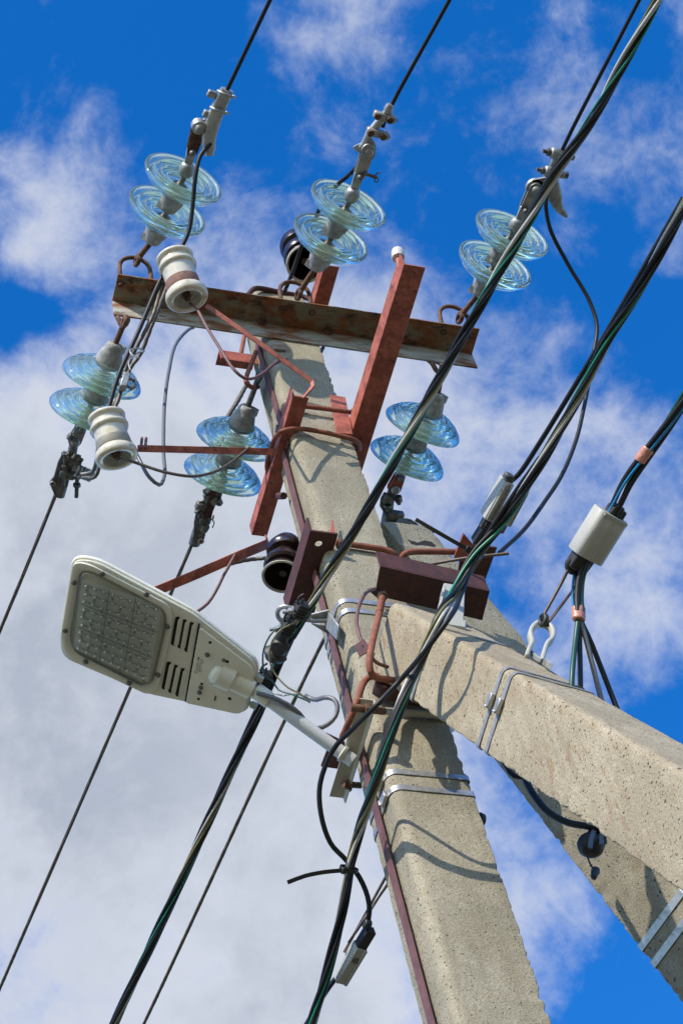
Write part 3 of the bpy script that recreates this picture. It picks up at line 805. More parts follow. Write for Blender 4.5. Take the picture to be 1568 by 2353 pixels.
zL = pvL.z
cl = lower_clamp('grey multi bolt wire clamp below the lower left glass string', zL, [(172, 1012), (166, 1040), (160, 1066), (148, 1100), (136, 1138)], None,
                 [(148, 1058, 38, 8), (136, 1086, 36, 6), (163, 1075, 30, 10)], [(150, 1040, 2, 76), (178, 1094, -2, 48), (158, 1000, 20, 14), (168, 1046, 22, 12)], (122, 1111),
                 [(147, 1036), (156, 1044), (148, 1070), (140, 1100), (137, 1140), (128, 1142), (118, 1120), (114, 1108), (124, 1096), (134, 1062)])
g_ = G()
for i in range(5):
    c = at(176 + i * 8, 1080 + i * 3.2, z=zL - .03)
    g_.lathe([(.017, -.004), (.019, -.003), (.019, .003), (.017, .004)], c, (at(196, 1088, z=zL - .03) - at(176, 1080, z=zL - .03)).normalized(), 14)
obj('spring_washer_stack', g_, 'galv', cl)
g_ = G().tube([at(168, 1072, z=zL - .02), at(215, 1090, z=zL - .02)], .012, 12, False); obj('cross_stud', g_, 'galv', cl)
zM = pvM.z
cl = lower_clamp('rusty and grey wire clamp under the lower middle glass string', zM, [(492, 1140), (482, 1165), (468, 1190), (456, 1215), (446, 1250)], None,
                 [(450, 1160, 22, 6), (458, 1190, 26, 4), (462, 1208, 16, 6)], [(474, 1126, 2, 26), (500, 1146, 6, 14), (452, 1170, 14, 14)], (462, 1243),
                 [(456, 1152), (470, 1150), (478, 1190), (472, 1230), (466, 1250), (452, 1252), (444, 1246), (446, 1200)])
obj('twist_link', G().band([at(488, 1128, z=zM - .02), at(484, 1160, z=zM - .02), at(474, 1200, z=zM - .02)], X, .022, .004), 'darkred', cl)
obj('split_pin', G().tube([at(484, 1190, z=zM - .03), at(492, 1200, z=zM - .03), at(488, 1212, z=zM - .03)], .002, 6).ring(at(490, 1188, z=zM - .03), X, .005, .0018, 12, 6), 'galvdark', cl)
zR = pvR.z
cl = lower_clamp('grey wire clamp on a rusty link, right of the pole and below the right string', zR, [(902, 1122), (894, 1150), (890, 1180), (886, 1205)], None,
                 [(880, 1142, 24, 6), (886, 1180, 40, 6), (880, 1198, 44, 6)], [(890, 1160, -4, 44), (914, 1140, 2, 18), (916, 1190, 0, 26)], None,
                 [(882, 1132), (898, 1136), (896, 1176), (884, 1182), (872, 1164), (874, 1146)])

# ------------------------------------------------------------------ phase wires


def wire(name, label, pts, r, m, cat='wire', group=None, strand=False, **k_):
    g_ = G()
    if strand: g_.strand(pts, r, **k_)
    else: g_.tube(pts, r, 12, **k_)
    return tag(obj(name, g_, m, sharp=70), label, cat, group)


def extend(a, b, L, sag=.0):
    d_ = (b - a).normalized(); return [b + d_ * L * f_ - Z * sag * f_ * 0 for f_ in (.3, .6, 1.0)]


e = at(622, -4, z=UL_end.z - .015); wire('overhead_wire', 'black overhead wire rising from the left ring bolt clamp', [at(500, 250, z=UL_end.z), UL_end, e] + extend(UL_end, e, 6), .0060, 'black', step=.1)
e = at(1035, -6, z=UM_end.z - .015); wire('overhead_wire', 'black overhead wire rising from the middle bolted clamp', [at(878, 292, z=UM_end.z), UM_end, e] + extend(UM_end, e, 6), .0060, 'black', step=.1)
e = at(1470, -6, z=UR_end.z - .02); wire('overhead_wire', 'black overhead wire rising from the right clamp beside the cable bundle', [at(1268, 402, z=UR_end.z), UR_end, e] + extend(UR_end, e, 6), .0060, 'black', step=.1)


def away(q0, q1, z0, label, r=.0048, mid=None):
    a = at(*q0, z=z0); b = at(*q1, z=z0)
    for _ in range(5): b = at(*q1, z=z0 - .07 * (b - a).length)
    pts = [a, at(*mid, z=z0 - .02) if mid else a.lerp(b, .5) - Z * .004, b] + extend(a, b, 14)
    wire('stranded_wire', label, pts, r, 'strand', strand=True, lobes=6, pitch=.018, step=.02, n=18, depth=.22)


away((132, 1128), (-6, 1465), zL, 'stranded bare wire leaving the lower left clamp towards the left edge')
away((452, 1225), (-8, 2290), zM, 'stranded bare wire passing behind the street lamp to the lower left')
away((886, 1205), (325, 2364), zR, 'stranded bare wire running from behind the pole to the bottom edge', .0052, mid=(744, 1468))

# ------------------------------------------------------------------ steel brackets on the pole
ZU = 6.81
br = thing('steel_bracket', 'red clamp bracket of two angle irons high on the pole above the dark ones', 'bracket', (0, -.09, ZU))
# right angle: long post that reaches out to the camera side
a0 = at(927, 607, z=6.83); a1 = at(806, 961, z=6.83); a1.x = a0.x - .012; a0.x += .0
w_ = .060
pE = V((a1.x, .02, 6.83)); pS = V((a0.x, a0.y, 6.83))
obj('angle_post', G().angle(pS, pE, X, Z, w_, .062, .006), 'red', br, bevel=.0008)
# left angle beside the pole
b0 = at(673, 909, z=6.80); b1 = at(579, 1222, z=6.80)
obj('angle_post', G().angle(V((b0.x, b0.y, 6.80)), V((b0.x - .012, b1.y + .01, 6.80)), X, Z, .044, .050, .005), 'red', br, bevel=.0008)
obj('clamp_plate', G().prism([at(758, 906, y=-.108), at(793, 912, y=-.108), at(810, 997, y=-.108), at(773, 994, y=-.108)], Y * .006), 'red', br, bevel=.0006)
g_ = G().tube([at(652, 965, y=-.04), at(654, 945, y=-.075), at(664, 932, y=-.105), at(704, 934, y=-.108), at(806, 947, y=-.108), at(822, 950, y=-.10)], .0068, 12); obj('clamp_rod', g_, 'rod', br)
g_ = G().tube([at(616, 1088, y=.07), at(613, 1072, y=.05), at(622, 1030, y=-.02), at(645, 992, y=-.10), at(689, 985, y=-.108), at(806, 1008, y=-.108), at(822, 1016, y=-.095), at(826, 1034, y=-.04)], .0068, 12); obj('clamp_rod', g_, 'rod', br)
g_ = G().tube([at(640, 1139, y=.05), at(652, 1139, y=.02)], .010, 8, False); obj('stud', g_, 'darkred', br)
# spark rod and white knob at the tip of the right post
q0 = pS + V((-.001, .03, .045)); kk = [at(924, 640, y=q0.y + .02), at(916, 615, y=q0.y - .0), at(914, 590, y=q0.y - .01), at(912, 575, y=q0.y - .015)]
obj('spark_rod', G().tube(kk, .0075, 10), 'red', br)
ka = (kk[3] - kk[2]).normalized()
obj('white_knob', G().lathe([(.006, -.012), (.0165, -.010), (.0175, -.004), (.0175, .012), (.0155, .024), (.011, .029), (.0001, .030)], kk[2] + ka * .004, ka, 22), 'knob', br, label='worn white plastic knob on the tip of the post')

# top right angle behind the crossarm with the brown insulator
q0 = at(754, 610, z=7.53); q1 = V((q0.x - .006, .06, 7.53))
br2 = thing('steel_bracket', 'short red angle iron standing behind the crossarm beside the pole top', 'bracket', q0)
obj('angle_post', G().angle(q0 - X * .012, q1 - X * .012, X, Z, .046, .055, .005), 'red', br2, bevel=.0008)

# little red angle with two rods left of the pole top
br3 = thing('steel_bracket', 'small red angle plate held by two rods left of the pole under the crossarm', 'bracket', at(530, 830, y=.03))
p0 = at(503, 803, y=.0); p1 = V((-.126, .0, p0.z))
obj('angle_plate', G().angle(p0 + V((0, .0, -.0)), p1, Y, -Z, .05, .055, .005).prism([p0 + V((0, 0, -.0)), p0 + V((-.0, 0, -.055)), p0 + V((.012, 0, -.05))], Y * -.002), 'red', br3, bevel=.0006)
zt = 7.33
for (u0, v0, u1, v1, yy_) in ((562, 768, 551, 826, .02), (588, 808, 566, 866, -.055)):
    A_ = at(u0, v0, y=yy_ + .0); B_ = at(u1, v1, y=yy_)
    dpt = [A_, A_.lerp(B_, .5), B_]
    if u0 == 588: dpt += [at(565, 878, y=-.05), at(574, 887, y=-.04), at(592, 889, y=.02)]
    obj('clamp_rod', G().tube(dpt, .0068, 12), 'rod', br3)

# dark big angle with hole, lower left of the pole
ZB = 6.215
br4 = thing('steel_bracket', 'large dark rusty angle iron with a bolt hole on the pole front left', 'bracket', (-.15, -.09, ZB))
r0 = at(712, 1219, z=ZB); r1 = at(663, 1406, z=ZB); wB = .072
holec = V((at(731, 1253, z=ZB).x, at(731, 1253, z=ZB).y, ZB))


def holed_plate(x0, x1, y0, y1, z, t, c, r):
    g__ = G(); n = 24; rect = []
    for i in range(n):
        a = 2 * math.pi * i / n; dx, dy = math.cos(a), math.sin(a)
        s_ = min(((x1 - c.x) / dx if dx > 1e-6 else (x0 - c.x) / dx if dx < -1e-6 else 9), (.04 / dy if dy > 1e-6 else (y0 - c.y) / dy if dy < -1e-6 else 9))
        rect.append(V((c.x + dx * s_, c.y + dy * s_, z)))
    circ = [V((c.x + r * math.cos(2 * math.pi * i / n), c.y + r * math.sin(2 * math.pi * i / n), z)) for i in range(n)]
    for zz_ in (0, t):
        g__.rings([[q + Z * zz_ for q in circ], [q + Z * zz_ for q in rect]], cap=False)
    g__.rings([[q for q in circ], [q + Z * t for q in circ]], cap=False); g__.rings([[q for q in rect], [q + Z * t for q in rect]], cap=False)
    return g__


g_ = G().angle(V((r0.x, r0.y + .075, ZB)), V((r0.x - .002, r1.y, ZB)), X, Z, wB, .062, .006)
# nearest piece with its corners filled round the bolt hole
hx, hy = holec.x, r0.y + .036
n_ = 24; zz0, zz1 = ZB, ZB + .006; rect = []; circ = []
for i in range(n_):
    a = 2 * math.pi * (i + .5) / n_; dx, dy = math.cos(a), math.sin(a)
    lim = []
    lim.append(((r0.x + wB) - hx) / dx if dx > 0 else (r0.x - hx) / dx)
    lim.append(((r0.y + .0755) - hy) / dy if dy > 0 else (r0.y - hy) / dy)
    s_ = min(lim); rect.append((hx + dx * s_, hy + dy * s_)); circ.append((hx + .0095 * dx, hy + .0095 * dy))
for (cx_, cy_) in ((r0.x, r0.y), (r0.x + wB, r0.y), (r0.x, r0.y + .0755), (r0.x + wB, r0.y + .0755)):
    i = min(range(n_), key=lambda i_: (rect[i_][0] - cx_) ** 2 + (rect[i_][1] - cy_) ** 2); rect[i] = (cx_, cy_)
for zq in (zz0, zz1): g_.rings([[V((a, b, zq)) for a, b in circ], [V((a, b, zq)) for a, b in rect]], cap=False)
g_.rings([[V((a, b, zz0)) for a, b in circ], [V((a, b, zz1)) for a, b in circ]], cap=False)
g_.rings([[V((a, b, zz0)) for a, b in rect], [V((a, b, zz1)) for a, b in rect]], cap=False)
g_.prism([V((r0.x, r0.y, ZB + .0065)), V((r0.x, r0.y + .074, ZB + .0065)), V((r0.x, r0.y + .074, ZB + .062)), V((r0.x, r0.y, ZB + .062))], X * .006)
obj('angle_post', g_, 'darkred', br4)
spike = at(764, 1190, y=-.115); g_ = G().prism([at(756, 1229, y=-.112), at(771, 1232, y=-.112), at(764, 1190, y=-.112)], Y * .004); obj('gusset', g_, 'red', br4)
g_ = G().tube([at(770, 1246, y=-.102), at(830, 1254, y=-.102), at(892, 1265, y=-.102), at(905, 1273, y=-.098), at(912, 1288, y=-.07), at(914, 1304, y=-.02)], .0082, 12); obj('clamp_rod', g_, 'rod', br4)
g_ = G().tube([at(906, 1308, y=-.05), at(918, 1288, y=-.08), at(928, 1273, y=-.10), at(944, 1268, y=-.10), at(1000, 1267, y=-.10), at(1068, 1268, y=-.10)], .0082, 12); obj('clamp_rod', g_, 'rod', br4)

# angle behind the second strut
br5 = thing('steel_bracket', 'dark rusty angle iron at the right end of the rod on the rear strut', 'bracket', at(1090, 1290, z=6.25))
zq = 6.22
P_ = [at(1060, 1250, z=zq), at(1141, 1258, z=zq), at(1106, 1353, z=zq), at(1050, 1330, z=zq)]
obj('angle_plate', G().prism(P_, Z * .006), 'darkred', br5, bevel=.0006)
P_ = [at(1042, 1281, z=zq - .01), at(1064, 1226, z=zq - .01), at(1095, 1262, z=zq - .01), at(1080, 1300, z=zq - .01)]
obj('side_leg', G().prism(P_, Z * .006), 'red', br5, bevel=.0006)

# plate across the head of the front strut
zq = 5.99
br6 = thing('steel_bracket', 'dark brown angle iron lying across the head of the beige strut', 'bracket', at(990, 1360, z=zq))
P4 = [at(873, 1300, z=zq), at(1124, 1358, z=zq), at(1107, 1425, z=zq), at(861, 1368, z=zq)]
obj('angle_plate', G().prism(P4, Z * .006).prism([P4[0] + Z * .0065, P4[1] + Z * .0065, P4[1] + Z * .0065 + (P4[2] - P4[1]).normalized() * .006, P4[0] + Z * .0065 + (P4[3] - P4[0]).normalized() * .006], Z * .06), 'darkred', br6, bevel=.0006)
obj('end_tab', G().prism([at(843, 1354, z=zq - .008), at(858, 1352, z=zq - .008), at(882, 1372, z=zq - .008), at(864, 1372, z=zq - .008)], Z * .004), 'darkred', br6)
g_ = G().tube([at(879, 1366, y=-.24), at(868, 1420, y=-.255), at(855, 1475, y=-.27), at(848, 1520, y=-.275), at(850, 1540, y=-.265), at(862, 1555, y=-.235), at(900, 1562, y=-.20), at(935, 1570, y=-.16)], .0078, 12); obj('clamp_rod', g_, 'rod', br6)
def thread(a, b, r_, name, m, par, pitch=.004):
    d_ = (b - a); L_ = d_.length; n_ = int(L_ / pitch); pr = []
    for i in range(n_): pr += [(r_, i * pitch), (r_ * 1.13, i * pitch + pitch * .5)]
    return obj(name, G().lathe(pr, a, d_, 14), m, par)


thread(at(879, 1366, y=-.24), at(870.5, 1410, y=-.2525), .0077, 'threaded_end', 'rod', br6)
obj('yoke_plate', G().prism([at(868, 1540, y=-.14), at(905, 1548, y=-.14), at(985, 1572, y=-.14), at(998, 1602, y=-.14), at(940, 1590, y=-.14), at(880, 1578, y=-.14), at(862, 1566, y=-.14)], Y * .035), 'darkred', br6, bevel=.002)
g_ = G().tube([at(900, 1568, y=-.15), at(868, 1553, y=-.15), at(846, 1556, y=-.15), at(832, 1574, y=-.15), at(822, 1606, y=-.15), at(808, 1640, y=-.13), at(796, 1670, y=-.10), at(786, 1692, y=-.06)], .0078, 12); obj('clamp_rod', g_, 'rod', br6)

# thin dark wires near the strut heads
wire('bent_wire', 'brown bent wire looping from the dark angle to the strut, through a slotted plate', [at(860, 1352, y=-.2), at(840, 1362, y=-.22), at(822, 1400, y=-.24), at(820, 1440, y=-.25), at(838, 1488, y=-.25), at(862, 1520, y=-.24), at(890, 1532, y=-.22)], .0042, 'strip')
zq = 5.62
P_ = [at(816, 1480, y=-.262), at(836, 1467, y=-.262), at(851, 1492, y=-.262), at(826, 1508, y=-.262)]
cc_ = sum(P_, V()) / 4
g_ = G(); o_ = [P_[0].lerp(P_[1], .0), P_[0].lerp(P_[1], .5), P_[1], P_[1].lerp(P_[2], .5), P_[2], P_[2].lerp(P_[3], .5), P_[3], P_[3].lerp(P_[0], .5)]
i_ = [cc_.lerp(q, .34 if j % 2 else .22) for j, q in enumerate(o_)]
g_.rings([o_, i_], cap=False); g_.rings([[q + Y * .003 for q in o_], [q + Y * .003 for q in i_]], cap=False); g_.rings([o_, [q + Y * .003 for q in o_]], cap=False); g_.rings([i_, [q + Y * .003 for q in i_]], cap=False)
tag(obj('slotted_plate', g_, 'strip'), 'small brown plate with a slot hanging on the bent wire', 'metal plate')
wire('iron_rod', 'thin rusty rod sticking out to the right past the rear strut', [at(916, 1312, y=-.12), at(1000, 1294, y=-.16), at(1070, 1282, y=-.2), at(1168, 1271, y=-.24)], .0042, 'steelwire', cat='rod')

# nuts where the clamp rods end
for (par_, c_, d_, r_) in ((br, at(806, 947, y=-.108), X, .012), (br4, at(776, 1247, y=-.103), X, .014), (br5, at(1050, 1268, y=-.10), X, .014), (br6, at(879, 1372, y=-.2415), Z, .0135), (br, at(700, 934, y=-.108), -X, .012)):
    obj('nut', G().hexa(c_, d_, r_, .010), 'rust', par_, bevel=.001)

# ------------------------------------------------------------------ earthing strip
g_ = G(); tops = []
for (z0, z1, yoff) in ((7.42, 6.90, 0), ):
    pass


def xface(z): return ext_main(7.66 - z)[0]


def strip_part(pa, pb, z0, z1, name, lab, wid=.026, off=.004):
    """flat bar on the left face; pa, pb = y of its centre at z0, z1"""
    n = 24; g__ = G(); R = []
    for i in range(n + 1):
        z = z0 + (z1 - z0) * i / n; y = pa + (pb - pa) * i / n; x = xface(z) - off
        R.append([V((x, y - wid / 2, z)), V((x, y + wid / 2, z)), V((x - .004, y + wid / 2, z)), V((x - .004, y - wid / 2, z))])
    g__.rings(R); return tag(obj(name, g__, 'strip', sharp=30), lab, 'earthing strip')


def yat(u, v, z_guess=None):
    p_ = at(u, v, x=-.132); 
    for _ in range(3): p_ = at(u, v, x=xface(p_.z) - .004)
    return p_


pa, pb = yat(591, 790), yat(655, 1000)
strip_part(pa.y, pb.y, pa.z, pb.z - .06, 'earthing_strip', 'short brown flat strip on the pole side just under the crossarm', .024)
pa, pb = yat(640, 985), yat(730, 1240)
pc = yat(977, 2340)
strip_part(pa.y, pc.y, pa.z, pc.z - 3.0 if False else .3, 'earthing_strip', 'long brown flat strip running down the left face of the pole', .026, .0085)

# ------------------------------------------------------------------ stainless bands


def bands(post, ts, label, grp, wid=.0165, buckle=None, cat='steel band'):
    for j, t in enumerate(ts):
        P = post.pts(t, .0022 if j % 2 == 0 else .0022, 5)
        th_ = thing('steel_band', label[j], cat, post.O + post.D * t, grp)
        obj('strap', G().band(P, post.D, wid, .0012, loop=True), 'stainless', th_)
        if buckle:
            i0, fr = buckle; a = P[i0]; b = P[(i0 + 1) % len(P)]; c = a.lerp(b, fr); T = (b - a).normalized(); nn = T.cross(post.D).normalized()
            if nn.dot(c - (post.O + post.D * t)) < 0: nn = -nn
            g__ = G().box(c + nn * .005, T, post.D, nn, .016, wid * .62, .0045); g__.tube([c + nn * .011 - post.D * wid * .5 - T * .012, c + nn * .012 + post.D * wid * .5 - T * .012], .003, 6, False)
            obj('buckle', g__, 'stainless', th_, bevel=.0012)


def tz(u, v): return 7.66 - at(u, v, y=-.092).z


bands(main, [tz(850, 1384), tz(850, 1406)], ['upper of the two steel bands above the hook bracket on the upright pole', 'lower of the two steel bands by the hook bracket on the upright pole'], 'steel bands on the upright pole', buckle=None)
bands(main, [tz(980, 1778), tz(990, 1814)], ['upper of the two steel bands on the upright pole below the lamp bracket', 'lower of the two steel bands on the upright pole below the lamp bracket'], 'steel bands on the upright pole', buckle=(23, .90))


def ts1(u, v):
    """distance down strut 1 of the point of its left face seen at u,v"""
    p0 = T1 - s1 * .084; q = onplane(u, v, p0, s1); return (q - T1).dot(d1)


bands(strut1, [ts1(1135, 1600) , ts1(1152, 1620)], ['left of the two steel bands under the horseshoe hook on the beige strut', 'right of the two steel bands under the horseshoe hook on the beige strut'], 'steel bands on the beige strut', wid=.012, buckle=(23, .62))
bands(strut1, [ts1(978, 1500)], ['single steel band under the pale anchor block near the top of the beige strut'], 'steel bands on the beige strut', wid=.012, buckle=(23, .62))


def ts2(u, v):
    p0 = T2 - o2 * .088; q = onplane(u, v, p0, o2); return (q - T2).dot(d2)


bands(strut2, [ts2(1520, 2115), ts2(1552, 2150)], ['upper of the two steel bands on the rear strut by the right edge', 'lower of the two steel bands on the rear strut by the right edge'], 'steel bands on the rear strut', wid=.019)

# ------------------------------------------------------------------ flat red bars, porcelain insulators


def flatbar(label, pts, w_, t=.005, wd=Z, m='red'):
    P = []
    for i in range(len(pts) - 1):
        P.append(pts[i]); 
    P.append(pts[-1])
    wd = (P[-1] - P[0]).cross(P[0] - CAM).normalized() + wd.normalized() * .35
    return tag(obj('flat_bar', G().band(P, wd, w_, t), m, bevel=.0005), label, 'flat bar')


flatbar('thin red flat bar from the upper porcelain insulator bending to the red clamp bracket', [at(474, 702, y=-.31), at(560, 762, y=-.29), at(648, 826, y=-.26), at(716, 876, y=-.235), at(718, 888, y=-.23), at(697, 914, y=-.21)], .013, .005, Z * .001 + Y * .001)
flatbar('level red flat bar from the lower porcelain insulator to the pole', [at(316, 1030, z=6.79), at(400, 1032, z=6.79), at(520, 1035, z=6.79), at(632, 1038, z=6.79)], .019, .004, Z + Y * -.5)
flatbar('red flat bar slanting down behind the lamp from the red bracket', [at(613, 1237, z=6.62), at(613, 1250, z=6.58), at(545, 1278, z=6.5), at(440, 1324, z=6.48), at(362, 1356, z=6.46), at(320, 1372, z=6.45)], .026, .004, Z + Y * .9)


def white_insulator(top, face, label, bandm, k=1.0):
    """top and face: world points; face side looks at the camera"""
    a = (face - top).normalized(); L = (face - top).length
    t = thing('porcelain_insulator', label, 'porcelain insulator', top)
    P = [(.001, 0), (.030, .0), (.045, .003), (.051, .007), (.0525, .012), (.051, .017), (.044, .021), (.0455, .026), (.0455, .031), (.046, .035), (.0525, .039), (.054, .044), (.0525, .050), (.046, .054), (.0465, .058), (.0455, .072), (.0450, L * .62)]
    obj('shed_body', G().lathe([(r * k, q) for r, q in P], top, a, 56), 'white_porc', t, sharp=60)
    obj('clamp_band', G().lathe([(.044 * k, L * .585), (.0472 * k, L * .59), (.0476 * k, L * .75), (.0472 * k, L * .755), (.044 * k, L * .76)], top, a, 40), bandm, t)
    P = [(.0445, L * .74), (.047, L * .775), (.052, L * .80), (.0575, L * .84), (.0595, L * .90), (.0590, L * .955), (.0560, L * .99), (.0510, L * 1.0), (.044, L * .995), (.040, L * .985)]
    obj('lower_shed', G().lathe([(r * k, q) for r, q in P], top, a, 56), 'white_porc', t, sharp=60)
    P = [(.040, L * .985), (.038, L - .007), (.0365, L - .012), (.033, L - .011), (.031, L - .016), (.027, L - .014), (.025, L - .019), (.020, L - .018), (.016, L - .024), (.011, L - .024), (.001, L - .024)]
    obj('hollow_face', G().lathe([(r * k, q) for r, q in P], top, a, 48), 'grey_in', t)
    g__ = G().lathe([(.013, L - .03), (.012, L - .012), (.009, L - .010), (.008, L - .002), (.0001, L - .001)], top, a, 16)
    obj('terminal', g__, 'rust', t)
    g__ = G().box(top - a * .006, a, a.cross(X).normalized(), a.cross(a.cross(X)).normalized(), .008, .020, .024)
    obj('top_clip', g__, 'strip', t, bevel=.004)
    return t


fc = at(432, 690, y=-.30); tp = at(399, 586, y=-.36)
white_insulator(tp, fc, 'upper cream white porcelain insulator with a rusty band in front of the crossarm left end', 'rustband', 1.0)
fc2 = at(270, 1056, y=.0); tp2 = at(243, 952, y=-.06)
white_insulator(tp2, fc2, 'lower cream white porcelain insulator with a grey band on the level red bar', 'zincband', .97)
g_ = G()
for dx in (0, 8): g_.tube([at(336 - dx * 1.2, 1006, y=-.02), at(334 - dx * 1.2, 1030, y=-.02)], .004, 8, False)
tag(obj('clip_bolts', g_, 'strip'), 'pair of small rusty bolts joining the level red bar to the lower porcelain insulator', 'bolts')


def brown_insulator(face, top, label, k=1.0):
    a = (face - top).normalized(); L = (face - top).length
    t = thing('brown_insulator', label, 'brown insulator', top)
    P = [(.001, 0), (.02, 0), (.042, L * .10), (.060, L * .28), (.062, L * .36), (.056, L * .42), (.040, L * .44), (.044, L * .52), (.062, L * .66), (.0645, L * .76), (.058, L * .80), (.044, L * .80), (.048, L * .86), (.064, L * .97), (.066, L * 1.02)]
    obj('shed_body', G().lathe([(r * k, q) for r, q in P], top, a, 48), 'brown_porc', t)
    obj('cream_rim', G().lathe([(.0655 * k, L * 1.018), (.0655 * k, L * 1.04), (.0625 * k, L * 1.05), (.058 * k, L * 1.04), (.057 * k, L * 1.02)], top, a, 48), 'brown_rim', t)
    obj('hollow_inside', G().lathe([(.058 * k, L * 1.03), (.050 * k, L * .86), (.034 * k, L * .66), (.014 * k, L * .60), (.012 * k, L * .95), (.001, L * .95)], top, a, 40), 'brown_porc', t)
    return t


br_f = at(649, 1322, y=.12); br_t = at(660, 1238, y=.12 - .02)
brown_insulator(br_f, br_t, 'dark brown ribbed insulator behind the large dark angle iron', .83)
br_f = at(702, 604, y=-.20); br_t = at(676, 548, y=-.16)
brown_insulator(br_f, br_t, 'dark brown ribbed insulator behind the middle glass discs above the pole top', .93)

# ------------------------------------------------------------------ jumper cables
wire('jumper_cable', 'black jumper cable from the left clamp to the upper porcelain insulator', [at(484, 330, z=7.45), at(461, 357, z=7.42), at(450, 400, z=7.38), at(443, 470, z=7.33), at(434, 530, z=7.28), at(415, 572, z=7.24)], .0062, 'black')
wire('jumper_cable', 'black jumper cable passing down over the crossarm left end to the lower porcelain insulator', [at(402, 592, y=-.34), at(380, 625, y=-.32), at(366, 650, y=-.30), at(318, 762, y=-.22), at(273, 862, y=-.14), at(249, 940, y=-.08)], .0062, 'black')
wire('jumper_wire', 'stranded wire tied along the black jumper past the crossarm end', [at(392, 615, y=-.30), at(370, 660, y=-.29), at(352, 724, y=-.25), at(318, 790, y=-.19), at(294, 838, y=-.14), at(283, 870, y=-.11), at(274, 912, y=-.08), at(262, 942, y=-.06)], .0052, 'strand', strand=True, lobes=5, pitch=.02, depth=.22)
wire('jumper_wire', 'second stranded wire beside the black jumper, nearer the pole', [at(398, 620, y=-.27), at(372, 690, y=-.24), at(350, 745, y=-.21), at(322, 815, y=-.14), at(300, 845, y=-.11), at(290, 872, y=-.09), at(268, 920, y=-.05), at(255, 938, y=-.04)], .0050, 'strand', strand=True, lobes=5, pitch=.02, depth=.22)
pg = thing('groove_clamp', 'small bolted clamp joining the stranded wires in front of the lower left glass discs', 'wire clamp', at(286, 878, y=-.10))
c = at(287, 877, y=-.11); dv_ = (at(279, 900, y=-.10) - at(295, 854, y=-.12)).normalized(); sd = (at(300, 881, y=-.11) - at(280, 876, y=-.11)); sd = (sd - dv_ * sd.dot(dv_)).normalized(); nn = sd.cross(dv_)
obj('clamp_body', G().box(c, dv_, sd, nn, .030, .010, .012), 'galv', pg, bevel=.003)
for q in (-.017, .017):
    obj('bolt', G().tube([c + dv_ * q - sd * .026, c + dv_ * q + sd * .026], .004, 8, False).hexa(c + dv_ * q + sd * .018, sd, .008, .007).hexa(c + dv_ * q - sd * .024, sd, .008, .006), 'galvdark', pg)
for q in (-.022, .022):
    pass
wire('tie_wire', 'thin pale wire tie round the jumper cables above the bolted clamp', [at(320, 822, y=-.22), at(303, 815, y=-.22), at(300, 803, y=-.22), at(316, 800, y=-.22), at(332, 806, y=-.2), at(318, 810, y=-.18), at(296, 832, y=-.18), at(300, 850, y=-.18)], .002, 'galv')
wire('jumper_cable', 'grey cable hanging in a long loop left of the pole below the crossarm', [at(445, 752, y=.08), at(438, 754, y=.08), at(406, 787, y=.08), at(388, 853, y=.08), at(378, 933, y=.08), at(376, 1042, y=.08), at(378, 1092, y=.08), at(366, 1114, y=.08), at(344, 1097, y=.06), at(319, 1053, y=.05), at(294, 1004, y=.04), at(282, 975, y=.03)], .0052, 'greycable')
wire('jumper_cable', 'black cable end curving from the lower porcelain insulator to the lower left clamp', [at(252, 960, y=.06), at(236, 990, y=.10), at(226, 1030, y=.14), at(222, 1060, y=.18), at(212, 1085, y=.22), at(188, 1090, y=.24)], .0062, 'greycable')
wire('jumper_wire', 'stranded wire tail below the spring washers of the lower left clamp', [at(258, 955, y=.06), at(244, 1010, y=.10), at(232, 1062, y=.16), at(220, 1094, y=.20), at(190, 1097, y=.24)], .0048, 'strand', strand=True, lobes=5, pitch=.02, depth=.22)
wire('ground_wire', 'thin brown wire from the upper porcelain insulator face sagging to the pole', [at(436, 697, y=-.29), at(452, 710, y=-.30), at(475, 751, y=-.30), at(504, 798, y=-.29), at(541, 853, y=-.28), at(560, 868, y=-.27), at(578, 870, y=-.26), at(606, 856, y=-.25), at(630, 836, y=-.25), at(658, 824, y=-.245)], .0042, 'strip')
wire('ground_wire', 'thin brown wire from the lower porcelain insulator face sagging to the level red bar', [at(272, 1058, y=-.0), at(284, 1054, y=-.02), at(310, 1062, y=-.02), at(377, 1084, y=-.02), at(440, 1094, y=-.02), at(480, 1088, y=-.02), at(520, 1070, y=-.02), at(573, 1028, y=-.02)], .0042, 'steelwire')
wire('ground_wire', 'thin brown wire hooked on the slanting red bar and dropping behind the lamp', [at(540, 1274, z=6.5), at(536, 1282, z=6.49), at(512, 1325, z=6.44), at(500, 1350, z=6.41), at(478, 1385, z=6.37), at(447, 1409, z=6.33)], .0042, 'strip')
wire('jumper_wire', 'stranded wire from the brown insulator across the slanting red bar', [at(610, 1282, y=.2), at(570, 1286, y=.22), at(525, 1296, y=.24)], .005, 'strand', strand=True, lobes=5, pitch=.02, depth=.22)
wire('jumper_wire', 'stranded wire behind the lower middle glass string from the pole', [at(570, 878, y=.16), at(545, 924, y=.18), at(520, 966, y=.20), at(507, 1015, y=.22), at(494, 1080, y=.28), at(480, 1130, y=.36), at(466, 1178, y=.42)], .0058, 'strand', strand=True, lobes=5, pitch=.02, depth=.22)
wire('jumper_wire', 'second stranded wire behind the lower middle glass string', [at(566, 882, y=.17), at(536, 934, y=.19), at(513, 974, y=.21), at(502, 1020, y=.23), at(486, 1090, y=.30), at(470, 1150, y=.38), at(458, 1190, y=.42)], .0045, 'strand', strand=True, lobes=5, pitch=.02, depth=.22)
